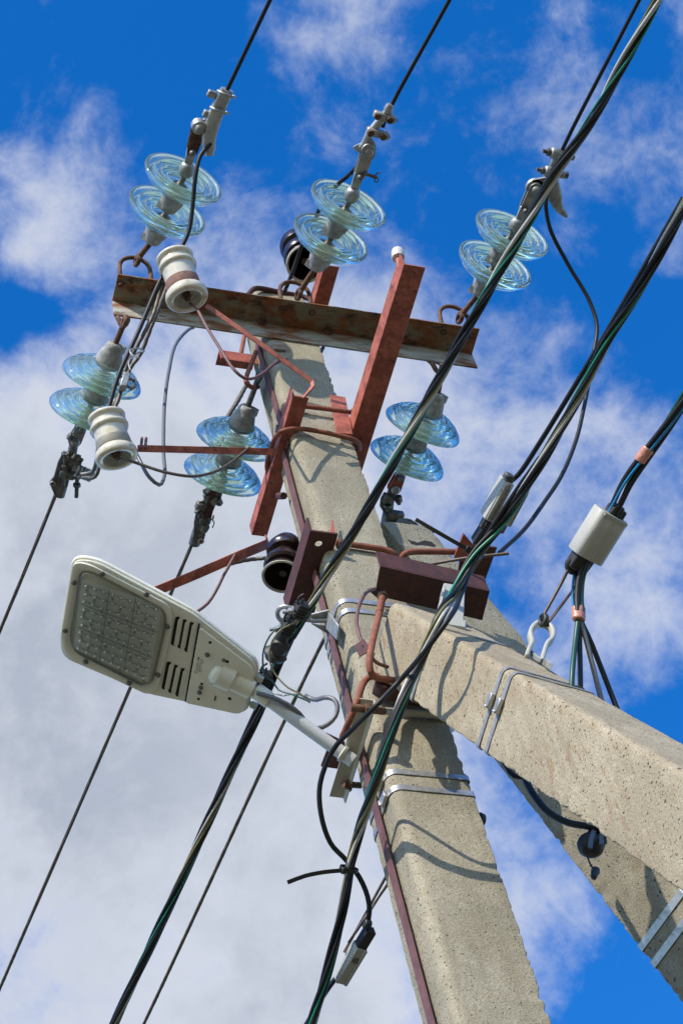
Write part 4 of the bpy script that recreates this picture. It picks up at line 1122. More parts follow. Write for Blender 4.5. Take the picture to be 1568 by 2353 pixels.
wire('jumper_cable', 'black cable behind the middle glass discs down to the pole top', [at(838, 355, z=7.52), at(834, 364, z=7.52), at(805, 398, z=7.55), at(771, 427, z=7.58), at(748, 452, z=7.6), at(726, 496, z=7.62), at(700, 545, z=7.64), at(684, 590, z=7.64), at(671, 627, z=7.62), at(651, 676, z=7.6)], .0062, 'black')
wire('jumper_cable', 'black cable sweeping in a long arc down from the right clamp to the rear strut', [at(1262, 420, z=7.44), at(1254, 455, z=7.43), at(1253, 473, z=7.42), at(1262, 524, z=7.39), at(1304, 608, z=7.33), at(1352, 690, z=7.25), at(1370, 749, z=7.18), at(1363, 809, z=7.1), at(1351, 880, z=7.0), at(1339, 941, z=6.91), at(1323, 1008, z=6.80), at(1290, 1090, z=6.66), at(1250, 1152, z=6.54), at(1203, 1216, z=6.42), at(1146, 1270, z=6.31)], .0060, 'black')
for j, (du, dv) in enumerate(((0, 0), (4, 3), (-2, 5), (2, -3))):
    wire('jumper_wire', ['uppermost', 'second', 'third', 'lowest'][j] + ' grey strand of the fan of wires over the rear strut head', [at(915 + du, 1196 + dv, y=.3), at(940 + du, 1200 + dv * 1.6, y=.31), at(964 + du, 1218 + dv * 1.8, y=.32), at(996 + du, 1246 + dv, y=.33), at(1024 + du, 1272 + dv, y=.34)], .0038, 'galvdark', group='fan of grey wires over the rear strut head')
wire('bent_wire', 'short brown wire at the arm centre dropping behind the pole top right', [at(742, 798, y=.1), at(738, 806, y=.12), at(730, 820, y=.14)], .006, 'black')
g_ = G().tube([at(972, 1210, y=.2), at(982, 1214, y=.2), at(994, 1222, y=.2)], .007, 8); tag(obj('rebar_stub', g_, 'rust'), 'rusty rebar stub poking out of the rear strut top', 'rebar')

# ------------------------------------------------------------------ insulated cable bundles


def bundle(name, label, path, spec, Rb, pitch, tie=None, cat='cable bundle', step=.02, ph0=0):
    """twisted bundle: spec = [(material, wire radius, phase, radius factor)]"""
    pts = smooth(path, step, 4000); T_, U_ = frames(pts)
    t = thing(name, label, cat, pts[len(pts) // 2])
    for (m, r, ph_, kf) in spec:
        L = 0; q = []
        for i, p in enumerate(pts):
            if i: L += (p - pts[i - 1]).length
            a = 2 * math.pi * L / pitch + ph_ + ph0 + .5 * math.sin(L * 3.1 + ph_); W = T_[i].cross(U_[i])
            q.append(p + (U_[i] * math.cos(a) + W * math.sin(a)) * Rb * kf)
        obj('conductor', G().tube(q, r, 12, False), m, t, sharp=75)
    return t


TP = 2 * math.pi
specA = [('black', .0052, 0, 1), ('black', .0050, TP * .2, 1), ('green', .0024, TP * .34, 1.2), ('palewire', .0042, TP * .56, 1.05), ('olive', .0026, TP * .72, 1), ('black', .0050, TP * .86, .9), ('black', .0052, 0, 0)]
pA = [at(1510, 0, z=5.72), at(1410, 180, z=5.73), at(1343, 299, z=5.75), at(1274, 398, z=5.76), at(1223, 491, z=5.775), at(1160, 599, z=5.79), at(1109, 689, z=5.80), at(1034, 824, z=5.82), at(907, 1054, z=5.85), at(812, 1225, z=5.87), at(757, 1313, z=5.88), at(707, 1399, z=5.88), at(668, 1462, z=5.87)]
a_, b_ = pA[2], pA[0]; pA = [b_ + (b_ - a_).normalized() * q for q in (5, 3, 1)] + pA
bundle('cable_bundle', 'twisted cable bundle with a green stripe crossing the crossarm right end', pA, specA, .0072, .52, ph0=1.2)
pA2 = [at(668, 1462, z=5.87), at(640, 1519, z=5.865), at(605, 1609, z=5.85), at(538, 1756, z=5.83), at(440, 1970, z=5.80), at(380, 2100, z=5.78), at(262, 2352, z=5.74)]
a_, b_ = pA2[-2], pA2[-1]; pA2 += [b_ + (b_ - a_).normalized() * q for q in (1, 4, 12)]
bundle('cable_bundle', 'dark twisted cable bundle running down from the hook bracket beside the lamp', pA2, [('black', .0052, 0, 1), ('black', .0052, TP * .22, 1), ('green', .0022, TP * .36, 1.2), ('black', .0050, TP * .5, 1), ('olive', .0030, TP * .62, 1.05), ('palewire', .0030, TP * .72, 1.05), ('black', .0052, TP * .84, 1)], .0076, .75, ph0=.4)
def lift1(u, v, l): return onplane(u, v, T1 - s1 * (.084 + l), s1)


pB = [at(1568, 478, z=5.60), at(1470, 660, z=5.60), at(1400, 770, z=5.61), at(1330, 905, z=5.62), at(1234, 1075, z=5.64), at(1151, 1204, z=5.65), at(1090, 1275, z=5.62), at(1045, 1355, z=5.55), lift1(1006, 1423, .045), lift1(971, 1503, .05), at(919, 1622, y=-.33), at(871, 1770, y=-.22), at(817, 1935, z=5.21), at(802, 1997, z=5.18), at(786, 2090, z=5.14), at(752, 2230, z=5.09), at(715, 2352, z=5.05)]
a_, b_ = pB[1], pB[0]; pB = [b_ + (b_ - a_).normalized() * q for q in (6, 3, 1)] + pB
a_, b_ = pB[-2], pB[-1]; pB += [b_ + (b_ - a_).normalized() * q for q in (1, 4, 10)]
bundle('cable_bundle', 'long twisted cable bundle from the right edge past both struts to the bottom', pB, [('black', .0050, 0, 1), ('palewire', .0040, TP * .15, 1.1), ('olive', .0034, TP * .30, 1.05), ('black', .0046, TP * .46, 1), ('green', .0032, TP * .64, 1), ('black', .0048, TP * .80, 1), ('black', .005, 0, 0)], .0072, .62, ph0=4.2)
pC = [at(1240, 1050, z=5.66), at(1190, 1120, z=5.66), at(1130, 1210, z=5.65), at(1090, 1282, z=5.64), at(1061, 1358, z=5.55), lift1(1029, 1423, .07), lift1(980, 1490, .09), lift1(919, 1562, .09), at(862, 1622, y=-.31), at(810, 1674, y=-.23), at(765, 1722, y=-.16), at(735, 1800, y=-.09), at(737, 1870, y=-.04), at(758, 1935, y=.01), at(795, 1976, z=5.20), at(825, 2015, z=5.17), at(844, 2060, z=5.14), at(848, 2095, z=5.12), at(838, 2140, z=5.11), at(820, 2180, z=5.11), at(796, 2216, z=5.11), at(755, 2268, z=5.10), at(704, 2352, z=5.09)]
a_, b_ = pC[-2], pC[-1]; pC += [b_ + (b_ - a_).normalized() * q for q in (1, 4, 10)]
wire('drop_cable', 'thick black cable crossing the beige strut and looping down left of the pole', pC, .0056, 'black', cat='cable')
a_, b_ = pC[1], pC[0]
wire('drop_cable', 'thick black cable running beside the bundle into the long wedge clamp at upper right', [at(1152, 1128, z=5.70), at(1172, 1106, z=5.70), at(1190, 1090, z=5.695), at(1240, 1015, z=5.68), at(1330, 868, z=5.66), at(1420, 715, z=5.65), at(1568, 455, z=5.64)] , .0058, 'black', cat='cable')

# right bundle with copper tape and cylindrical wedge clamp
zC = 5.42
top = [at(1568, 918, z=zC), at(1530, 975, z=zC), at(1480, 1046, z=zC - .005), at(1440, 1106, z=zC - .01), at(1412, 1165, z=zC - .02), at(1385, 1215, z=zC - .03), at(1350, 1270, z=zC - .045), at(1330, 1320, z=zC - .07), at(1325, 1370, z=zC - .11), at(1328, 1410, z=zC - .15)]
a_, b_ = top[1], top[0]; top = [b_ + (b_ - a_).normalized() * q for q in (5, 2, .6)] + top
bundle('cable_bundle', 'black and blue cable bundle with copper tape near the right edge', top, [('black', .0066, 0, 1), ('blue', .0030, TP * .26, 1.25), ('black', .0062, TP * .38, .9), ('darkgreen', .0052, TP * .66, 1)], .0088, 1.1, ph0=3.6)
st_ = at(1328, 1408, z=zC - .15)
for j, (q1_, q2_, q3_, m, wd_) in enumerate((((1322, 1460), (1313, 1555), (1311, 1640), 'darkgreen', 'leftmost green'), ((1330, 1470), (1332, 1575), (1334, 1640), 'black', 'second black'), ((1345, 1470), (1378, 1600), (1400, 1680), 'greycable', 'third dark grey'), ((1358, 1480), (1412, 1618), (1440, 1690), 'black', 'rightmost black'))):
    wire('cable_tail', wd_ + ' cable of the four fanning out behind the beige strut', [at(1328 + j * 2, 1395, z=zC - .14), st_, at(*q1_, z=zC - .20), at(*q2_, z=zC - .31), at(*q3_, z=zC - .38)], .0056, m, cat='cable', group='cables fanning out behind the beige strut')


def tape(label, a, b, r, tb=None):
    g__ = G(); L_ = (b - a).length; n_ = 34; RR = []; rnd = random.Random(int(L_ * 1e6)); u0 = (b - a).normalized().orthogonal().normalized(); w0 = (b - a).normalized().cross(u0)
    for i in range(15):
        t_ = i / 14; row = []
        for k_ in range(n_):
            an = TP * k_ / n_; rr_ = r * (.93 + .07 * math.sin(an * 2 + 1) + .035 * noise.noise(V((math.cos(an) * 2, math.sin(an) * 2, t_ * 4)))) * (1 + .045 * (((t_ * 3 + k_ / n_) % 1) - .5)) * (.92 if i in (0, 14) else 1)
            row.append(a + (b - a) * (t_ + .05 * math.sin(an + 2)) + u0 * rr_ * math.cos(an) + w0 * rr_ * math.sin(an))
        RR.append(row)
    g__.rings(RR)
    d_ = (b - a).normalized(); s_ = d_.cross(Z).normalized()
    return tag(obj('copper_tape', g__, 'copper'), label, 'tape')


tape('copper coloured tape wrapped round the right bundle above the wedge clamp', at(1490, 1030, z=zC - .004), at(1468, 1060, z=zC - .006), .0155)
tape('copper coloured tape wrapped round the cables below the wedge clamp', at(1328, 1396, z=zC - .135), at(1328, 1424, z=zC - .165), .0150)

# cylindrical wedge clamp with bail wires
c0, c1_ = at(1403, 1180, z=zC - .022), at(1342, 1278, z=zC - .048); axd = (c1_ - c0).normalized(); L_ = (c1_ - c0).length
sd = axd.cross(Z).normalized(); up_ = sd.cross(axd)
wc = thing('wedge_clamp', 'pale grey rounded wedge clamp gripping the right cable bundle', 'wedge clamp', c0)
RR = []
for f_, s_ in ((0, .97), (.02, 1), (.98, 1), (1, .97)):
    row = []
    for i in range(28):
        a = TP * i / 28; ca, sa = math.cos(a), math.sin(a)
        row.append(c0 + axd * (L_ * f_) + sd * (.038 * s_ * (abs(ca) ** .42) * (1 if ca > 0 else -1)) + up_ * (.029 * s_ * (abs(sa) ** .62) * (1 if sa > 0 else -1)))
    RR.append(row)
obj('clamp_body', G().rings(RR), 'clampbody', wc, sharp=50)
for q_ in (-.022, .0, .020):
    obj('rib', G().box(c0 + axd * (L_ / 2) + sd * q_ - up_ * (.0288 if abs(q_) < .01 else .0268), axd, sd, up_, L_ * .47, .0012, .0014), 'clampbody', wc)
obj('end_lip', G().box(c0 + axd * (L_ * .04) - up_ * .0285, axd, sd, up_, .0025, .030, .0012), 'clampbody', wc)
g_ = G().box(c0 - axd * .008 + sd * .004, axd, sd, up_, .016, .012, .014).box(c0 - axd * .004 + sd * .020, axd, sd, up_, .014, .008, .010).box(c0 - axd * .006 - sd * .006, axd, sd, up_, .012, .006, .016)
obj('wedge', g_, 'blackmatte', wc, bevel=.003)
g_ = G().box(c1_ + axd * .014 - sd * .006, axd, sd, up_, .020, .020, .016).lathe([(.0001, -.006), (.020, -.006), (.020, .006), (.0001, .006)], c1_ + axd * .028 - sd * .012, up_ + axd * .4, 18)
obj('wedge_tail', g_, 'blackmatte', wc, bevel=.003)
hookp = at(1250, 1442, z=5.27)
for j, (a_, b_) in enumerate((((1316, 1284), (1246, 1416)), ((1360, 1292), (1259, 1428)))):
    g_ = G().strand([at(*a_, z=zC - .05), at((a_[0] + b_[0]) / 2 + 1, (a_[1] + b_[1]) / 2 + 1, z=5.33), at(*b_, z=5.285)], .0032, lobes=4, pitch=.012, n=12)
    obj('bail_rope', g_, 'steelwire', wc)
g_ = G().ring(at(1247, 1424, z=5.28), X + Y * .3, .010, .0055, 20, 8).tube([at(1242, 1412, z=5.29), at(1252, 1424, z=5.28), at(1254, 1440, z=5.27)], .0065, 8); obj('thimble', g_, 'blackmatte', wc)

# horseshoe hook on the beige strut
SN = -s1                                                  # outward normal of the left face
topn = o1                                                 # outward normal of the upper face
hk = thing('horseshoe_hook', 'pale grey horseshoe hook bracket strapped on top of the beige strut', 'anchor hook', T1 + d1 * .7)
tp0 = T1 + o1 * .090


def ont(u, v, lift=0.0): return onplane(u, v, tp0 + o1 * lift, o1)


fL, fR = ont(1209, 1496), ont(1243, 1527)
midf = (fL + fR) / 2; hd = o1; wdv = (fR - fL).normalized()
K10 = lambda a, b: ((1550 + a / 2.0026) / 1.488, (1500 + b / 2.0026) / 1.488)
yh = midf.y
pts = smooth([at(*K10(a, b), y=yh) for a, b in ((492, 1500), (512, 1445), (533, 1400), (526, 1368), (521, 1330), (540, 1293), (570, 1270), (605, 1264), (642, 1275), (668, 1305), (677, 1345), (666, 1380), (642, 1402), (628, 1425), (612, 1475), (598, 1530))], .004)
g_ = G().band(pts, Y, .020, .0095)
obj('hook_ring', g_, 'paleblk', hk, bevel=.002, sharp=50)
g_ = G().box(midf + hd * .004, wdv, d1, hd, .044, .014, .006).box(fR + hd * .008 + wdv * .010 + d1 * .02, wdv, d1, hd, .018, .016, .008)
obj('base_plate', g_, 'galv', hk, bevel=.002)

# pale anchor block below the long wedge clamp
ab = thing('anchor_block', 'pale plastic anchor bracket standing on the beige strut in front of the dark angle', 'anchor bracket', ont(1040, 1425))
yb_ = at(1040, 1428, z=5.62).y
P_ = [at(1019, 1338, y=yb_ - .0), at(1068, 1346, y=yb_), at(1064, 1438, y=yb_), at(1010, 1428, y=yb_)]
obj('upright_plate', G().prism(P_, Y * .02), 'paleblk', ab, bevel=.002)
P_ = [at(1012, 1414, y=yb_ - .03), at(1072, 1424, y=yb_ - .03), at(1070, 1442, y=yb_ - .03), at(1008, 1432, y=yb_ - .03)]
obj('foot_block', G().prism(P_, Y * .06), 'paleblk', ab, bevel=.003)
P_ = [at(1019, 1340, y=yb_ - .012), at(1024, 1345, y=yb_ - .012), at(1006, 1420, y=yb_ - .012), at(998, 1438, y=yb_ - .012)]
obj('side_web', G().prism(P_, Y * .03), 'paleblk', ab, bevel=.001)
obj('slot_hole', G().lathe([(.0001, 0), (.010, 0), (.0115, .002), (.0115, .004)], at(1036, 1373, y=yb_ - .003), Y, 20), 'slot', ab)

# long wedge clamps (two halves) above it
lw = thing('wedge_clamp', 'long pale grey ribbed wedge clamp beside the bundle at upper right of the pole', 'wedge clamp', at(1150, 1150, z=5.68))
for j, (q0_, q1_, ww, zo, lab) in enumerate((((1164, 1102), (1117, 1188), .0155, 5.70, None), ((1203, 1120), (1160, 1200), .010, 5.72, None))):
    a_, b_ = at(*q0_, z=zo), at(*q1_, z=zo - .01); axd = (b_ - a_).normalized(); sd = axd.cross(Z).normalized(); up_ = sd.cross(axd); Lh = (b_ - a_).length / 2; cc_ = (a_ + b_) / 2
    g_ = G().box(cc_, axd, sd, up_, Lh, ww * .8, .020).box(cc_ - sd * ww * .35, axd, sd, up_, Lh * .96, ww * .28, .024).box(cc_ + sd * ww * .5, axd, sd, up_, Lh * .96, ww * .14, .023)
    obj('clamp_body', g_, 'clampbody', lw, bevel=.0018)
    obj('wedge', G().box(a_ - axd * .004, axd, sd, up_, .010, .010, .012), 'galvdark', lw, bevel=.002)
    obj('wedge_tip', G().box(b_ + axd * .012, axd, sd, up_, .014, .006, .008), 'galvdark', lw, bevel=.002)
g_ = G().box(at(1112, 1222, z=5.69), (at(1125, 1200, z=5.69) - at(1100, 1240, z=5.69)).normalized(), Z.cross((at(1125, 1200, z=5.69) - at(1100, 1240, z=5.69))).normalized(), Z, .032, .016, .014)
obj('black_wedge', g_, 'blackmatte', lw, bevel=.003)
for j, (a_, b_) in enumerate((((1110, 1195), (1036, 1372)), ((1150, 1208), (1044, 1376)))):
    P_ = [at(*a_, z=5.69), at(*b_, y=yb_ - .02)]
    obj('bail_rope', G().strand([P_[0], P_[0].lerp(P_[1], .5), P_[1]], .003, lobes=4, pitch=.012, n=12), 'steelwire', lw)

# cable ties


def ztie(label, c, d_, r, tailpts, tw=.0045):
    t = thing('cable_tie', label, 'cable tie', c)
    s_ = d_.orthogonal().normalized()
    obj('loop', G().lathe([(r, -.004), (r + .0018, -.004), (r + .0018, .004), (r, .004)], c, d_, 22), 'blackmatte', t)
    obj('head', G().box(tailpts[0], (tailpts[1] - tailpts[0]).normalized(), d_, d_.cross((tailpts[1] - tailpts[0])).normalized(), .006, .007, .005), 'blackmatte', t, bevel=.001)
    obj('tail', G().band(smooth(tailpts, .02), d_, tw * 2, .002), 'blackmatte', t)


dB = (pB[9] - pB[8]).normalized()
c = at(1084, 1270, z=5.655); ztie('black cable tie with a straight tail up left, round the bundle over the rear strut', c, (at(1060, 1320, z=5.63) - at(1110, 1240, z=5.66)).normalized(), .0205, [at(1074, 1262, z=5.64), at(1035, 1240, z=5.65), at(990, 1214, z=5.67), at(954, 1193, z=5.69)])
c = at(801, 1996, z=5.18); ztie('black cable tie with its tail sticking out left, round the bundle below the lamp', c, (at(786, 2060, z=5.15) - at(815, 1940, z=5.2)).normalized(), .019, [at(790, 1999, z=5.165), at(745, 2003, z=5.16), at(700, 2012, z=5.155), at(660, 2027, z=5.15)])

# lower wedge clamp for the drop cable
a_, b_ = at(828, 2172, z=5.10), at(780, 2252, z=5.09); axd = (b_ - a_).normalized(); sd = axd.cross(Z).normalized(); up_ = sd.cross(axd); Lh = (b_ - a_).length / 2; cc_ = (a_ + b_) / 2 - up_ * .0
lw = thing('wedge_clamp', 'small cream wedge clamp on the black cable at the bottom left of the pole', 'wedge clamp', cc_)
obj('clamp_body', G().box(cc_, axd, sd, up_, Lh, .014, .014).box(cc_ + sd * .010, axd, sd, up_, Lh, .004, .017).box(cc_ - sd * .010, axd, sd, up_, Lh, .003, .016), 'paleblk', lw, bevel=.0015)
obj('wedge', G().box(a_ - axd * .022, axd, sd, up_, .024, .012, .012).lathe([(.0001, -.008), (.010, -.008), (.011, .008), (.0001, .008)], a_ - axd * .055 - sd * .014, sd, 14), 'blackmatte', lw, bevel=.002)
obj('screw', G().lathe([(.0001, -.004), (.006, -.003), (.007, 0)], cc_ - up_ * .014 - axd * .018, up_, 14), 'screw', lw)
for (q0_, q1_, q2_, x_) in (((886, 2013), (850, 2080), (790, 2188), -.135), ((890, 2030), (858, 2090), (800, 2166), -.135)):
    P_ = [at(*q0_, x=-.11), at(*q1_, z=5.13), at(*q2_, z=5.11)]
    obj('bail_rope', G().strand([P_[0], P_[0].lerp(P_[2], .5), P_[2]], .003, lobes=4, pitch=.012, n=12), 'steelwire', lw)

# ------------------------------------------------------------------ hook bracket and suspension clamp left of the pole
hb = thing('hook_bracket', 'grey metal arm bracket with two rings strapped to the left of the pole', 'cable bracket', at(770, 1445, x=-.14))
zH = at(752, 1424, x=-.142).z - .01
for (pp, zo) in (([(706, 1414), (756, 1402), (757, 1422), (706, 1422)], 0), ([(715, 1434), (782, 1446), (780, 1462), (764, 1464)], -.012)):
    g_ = G().prism([at(*q, z=zH + zo) for q in pp], Z * .006); obj('arm_plate', g_, 'galv', hb, bevel=.001)
obj('back_plate', G().prism([at(752, 1404, x=-.150), at(776, 1436, x=-.150), at(772, 1470, x=-.150), at(744, 1440, x=-.150)], X * .006), 'galv', hb, bevel=.001)
g_ = G().tube([at(757, 1424, z=zH - .004), at(720, 1426, z=zH - .004), at(690, 1420, z=zH - .004)], .006, 10)
obj('arm_rod', g_, 'galv', hb)
for (a, b, r_) in ((657, 1412, .022), (694, 1408, .018)):
    obj('ring', G().ring(at(a, b, z=zH), Z + X * .5, r_, .0058, 26, 8), 'galv', hb)
sc_t = thing('suspension_clamp', 'black plastic clamp hanging from the hook bracket on the cable bundle', 'suspension clamp', at(650, 1460, z=5.88))
zS = 5.865
obj('clamp_body', G().tube([at(672, 1396, z=zS + .02), at(664, 1420, z=zS), at(655, 1445, z=zS - .01), at(642, 1478, z=zS - .01), at(626, 1510, z=zS)], (.012, .020), 14), 'blackmatte', sc_t)
g_ = G().lathe([(.0001, -.014), (.018, -.012), (.024, 0), (.020, .012), (.0001, .014)], at(642, 1486, z=zS - .02), Z + X * .6, 22)
g_.lathe([(.0001, -.012), (.020, -.010), (.030, .002), (.024, .014), (.0001, .016)], at(634, 1500, z=zS - .005), (at(620, 1520, z=zS) - at(650, 1470, z=zS)).normalized(), 20)
obj('jaw', g_, 'blackmatte', sc_t)
for j, (a, b) in enumerate(((690, 1402), (660, 1442), (606, 1560))):
    pc_ = thing('piercing_connector', ['black tap connector with a bolt, topmost by the dark angle iron', 'black tap connector with thin wires above the lamp joint', 'black tap connector on the bundle just above the lamp neck'][j], 'cable connector', at(a, b, z=5.85), 'tap connectors on the cable bundle')
    cc_ = at(a, b, z=5.845); dA = (at(640, 1519, z=5.86) - at(707, 1399, z=5.86)).normalized(); sA = dA.cross(Z).normalized(); uA = sA.cross(dA)
    g_ = G().box(cc_, dA, sA, uA, .020, .013, .014)
    for q in (-.012, -.004, .004, .012): g_.box(cc_ + dA * q, dA, sA, uA, .0015, .016, .017)
    g_.tube([cc_ - sA * .012 - dA * .01, cc_ - sA * .020 - dA * .03, cc_ - sA * .012 - dA * .045], .003, 6).tube([cc_ - sA * .002, cc_ - sA * .008 - dA * .032], .003, 6)
    obj('connector_body', g_, 'blackmatte', pc_, bevel=.0008)
    v_ = -1 if at(a - 20, b, z=5.845).x < cc_.x else 1
    e_ = (at(a - 20, b + 2, z=5.845) - cc_).normalized()
    g_ = G().tube([cc_, cc_ + e_ * .042], .0045, 8, False).hexa(cc_ + e_ * .020, e_, .009, .009).lathe([(.0001, .016), (.013, .016), (.013, .019), (.0001, .019)], cc_, e_, 16)
    obj('bolt', g_, 'galv', pc_)
wire('tap_wire', 'thin green yellow wire from the middle connector to the lamp neck', [at(662, 1428, z=5.84), at(650, 1440, z=5.83), at(628, 1450, z=5.82), at(606, 1490, z=5.80), at(604, 1530, z=5.78), at(608, 1550, z=5.77), at(626, 1565, z=5.76), at(640, 1585, z=5.74), at(668, 1594, z=5.71), at(712, 1612, z=5.68)], .0021, 'darkgreen', cat='thin wire')
wire('tap_wire', 'thin pale brown wire looping from the top connector to the grey lamp cable', [at(694, 1406, z=5.84), at(680, 1428, z=5.83), at(648, 1444, z=5.82), at(626, 1470, z=5.80), at(618, 1510, z=5.78), at(630, 1545, z=5.76), at(662, 1580, z=5.72), at(690, 1594, z=5.70), at(712, 1612, z=5.68)], .0021, 'olive', cat='thin wire')
wire('tap_wire', 'thin cream wire curling under the lowest connector', [at(618, 1596, z=5.76), at(628, 1592, z=5.75), at(650, 1598, z=5.74), at(676, 1592, z=5.72), at(690, 1596, z=5.70), at(712, 1614, z=5.68)], .0022, 'palewire', cat='thin wire')

# ------------------------------------------------------------------ lamp bracket, pipe and street lamp
ZLb = 5.50
lb = thing('lamp_bracket', 'cream painted angle iron strapped to the pole holding the lamp pipe', 'lamp bracket', at(815, 1720, z=ZLb))
e0, e1 = at(857, 1606, z=ZLb), at(800, 1832, z=ZLb)
e0.x = e1.x = -.146
e0 = V((-.146, e0.y, ZLb)); e1 = V((-.146, e1.y, ZLb))
obj('angle_iron', G().angle(e0, e1, -X, -Z * .2 - Z, .036, .022, .004), 'creambrk', lb, bevel=.0006)
g_ = G().tube([at(806, 1625, y=-.165), at(842, 1629, y=-.165), at(880, 1633, y=-.14)], .009, 12).hexa(at(838, 1628, y=-.168), (at(880, 1633, y=-.168) - at(838, 1628, y=-.168)), .014, .012)
obj('clamp_rod', g_, 'rust', lb, label='rusty threaded end of the clamp rod')
g_ = G().tube([at(880, 1633, y=-.14), at(930, 1637, y=-.107), at(1000, 1643, y=-.104), at(1020, 1647, y=-.10), at(1032, 1658, y=-.075), at(1035, 1675, y=-.02)], .0085, 12)
obj('clamp_rod', g_, 'creambrk', lb)
g_ = G().tube([at(788, 1801, z=ZLb - .018), at(828, 1804, z=ZLb - .0)], .0075, 10, False).hexa(at(796, 1802, z=ZLb - .014), X, .012, .010).lathe([(.0001, 0), (.016, 0), (.016, .003), (.0001, .003)], at(803, 1802, z=ZLb - .012), X, 18)
obj('bolt', g_, 'rust', lb)
br7 = thing('steel_bracket', 'dark red angle iron behind the lamp pipe on the left of the pole', 'bracket', at(755, 1740, z=5.56))
P_ = [at(749, 1685, z=5.56), at(792, 1706, z=5.56), at(800, 1770, z=5.56), at(737, 1761, z=5.56), at(752, 1722, z=5.56)]
obj('angle_plate', G().prism(P_, Z * .006), 'darkred', br7, bevel=.0006)

P0 = V((-.165, -.01, 5.475)); E = at(590, 1588, y=-.07); F = at(160, 1373, y=-.17)
P0 = at(800, 1728, z=5.47); Pend = at(811, 1748, z=5.462)
dp = (E - Pend).normalized()
pp_ = thing('lamp_pipe', 'pale grey pipe arm from the cream bracket to the street lamp', 'lamp arm', P0)
Pst = Pend
g_ = G(); rp = .0155
pts = [Pst, Pst.lerp(E, .3), Pst.lerp(E, .6), Pst.lerp(E, .9), E + (F - E).normalized() * .06]
pts = smooth(pts, .02); g_.tube(pts, rp, 24, False)
g_.f = g_.f[:-2]                                          # open the pipe
g_.v = g_.v
T_, U_ = frames(pts); g_.rings([[pts[0] + (U_[0] * math.cos(TP * i / 24) + T_[0].cross(U_[0]) * math.sin(TP * i / 24)) * rp for i in range(24)], [pts[0] + T_[0] * .0001 + (U_[0] * math.cos(TP * i / 24) + T_[0].cross(U_[0]) * math.sin(TP * i / 24)) * rp * .82 for i in range(24)], [pts[0] + T_[0] * .08 + (U_[0] * math.cos(TP * i / 24) + T_[0].cross(U_[0]) * math.sin(TP * i / 24)) * rp * .80 for i in range(24)]], cap=False)
obj('pipe', g_, 'pipe', pp_)
obj('weld_collar', G().lathe([(rp, -.004), (rp + .004, -.003), (rp + .005, .003), (rp, .006)], Pst.lerp(E, .10), dp, 24), 'creambrk', pp_)

# lamp head, all measured on its lower face
wv = (F - E).normalized(); vv = Y - wv * Y.dot(wv); vv.normalize(); nn = wv.cross(vv).normalized()
if nn.z > 0: nn = -nn                                     # nn points down, out of the lower face
LP = E + nn * .0 + wv * .02
K7 = lambda a, b: ((150 + a / 1.96) / 1.488, (1850 + b / 1.96) / 1.488)


def lf(a, b, dz=0.0):
    u_, v_ = K7(a, b); return onplane(u_, v_, LP + nn * dz, nn)


def rounded(poly, r, seg=5):
    out = []; n = len(poly)
    for i in range(n):
        p0, p1, p2 = poly[i - 1], poly[i], poly[(i + 1) % n]
        rr_ = r[i] if isinstance(r, (list, tuple)) else r
        a = (p0 - p1); b = (p2 - p1); ra = min(rr_, a.length * .48, b.length * .48)
        A_, B_ = p1 + a.normalized() * ra, p1 + b.normalized() * ra
        for k_ in range(seg + 1):
            t_ = k_ / seg; out.append(A_ * (1 - t_) ** 2 + p1 * 2 * t_ * (1 - t_) + B_ * t_ ** 2)
    return out


lamp = thing('street_lamp', 'beige LED street lamp head seen from below on the end of the pipe', 'street lamp', LP)
outl = rounded([lf(185, 112), lf(350, 130), lf(1000, 478), lf(1416, 806), lf(1436, 870), lf(1360, 1150), lf(1300, 1160), lf(950, 1082), lf(700, 1030), lf(110, 778), lf(97, 640)], [.03, .03, .02, .014, .012, .02, .02, .02, .02, .03, .02], 5)
cen_ = sum(outl, V()) / len(outl)
def _o(k_, h): return [cen_.lerp(q, k_) - nn * h for q in outl]


RR = [None, _o(.972, 0), _o(.984, .002), _o(.984, .005), _o(.966, .0055), _o(.966, .0095), _o(.996, .010), _o(1.0, .013), _o(1.0, .018), _o(.96, .026), _o(.78, .036)]
obj('housing', G().rings(RR[1:]), 'lamp', lamp, sharp=40)
fr_out = rounded([lf(205, 128), lf(318, 148), lf(862, 428), lf(868, 560), lf(770, 985), lf(700, 1018), lf(160, 765), lf(118, 640)], [.03, .03, .03, .03, .03, .03, .03, .03], 5)
fr_mid = rounded([lf(222, 160), lf(318, 172), lf(842, 440), lf(846, 560), lf(752, 965), lf(690, 995), lf(182, 748), lf(146, 650)], .03, 5)
fr_in = rounded([lf(248, 190), lf(330, 196), lf(818, 452), lf(824, 560), lf(735, 935), lf(675, 968), lf(205, 728), lf(176, 650)], .028, 5)
obj('glass_frame', G().rings([[q + nn * .0008 for q in fr_out], [q + nn * .007 for q in fr_out], [q + nn * .009 for q in fr_mid], [q + nn * .004 for q in fr_in], [q - nn * .002 for q in fr_in]], cap=False), 'lampframe', lamp, sharp=50)
# recessed panel and cover glass
pn = rounded([lf(248, 190), lf(330, 196), lf(818, 452), lf(824, 560), lf(735, 935), lf(675, 968), lf(205, 728), lf(176, 650)], .028, 5)
pcn = sum(pn, V()) / len(pn)
board = obj('led_board', G().prism([q + nn * .0012 for q in pn], nn * -.0005), 'lampframe', lamp)
q00, q10, q11, q01 = lf(268, 262, .002), lf(792, 432, .002), lf(700, 945, .002), lf(212, 722, .002)


def grid(a, b): return (q00 * (1 - a) + q10 * a) * (1 - b) + (q01 * (1 - a) + q11 * a) * b


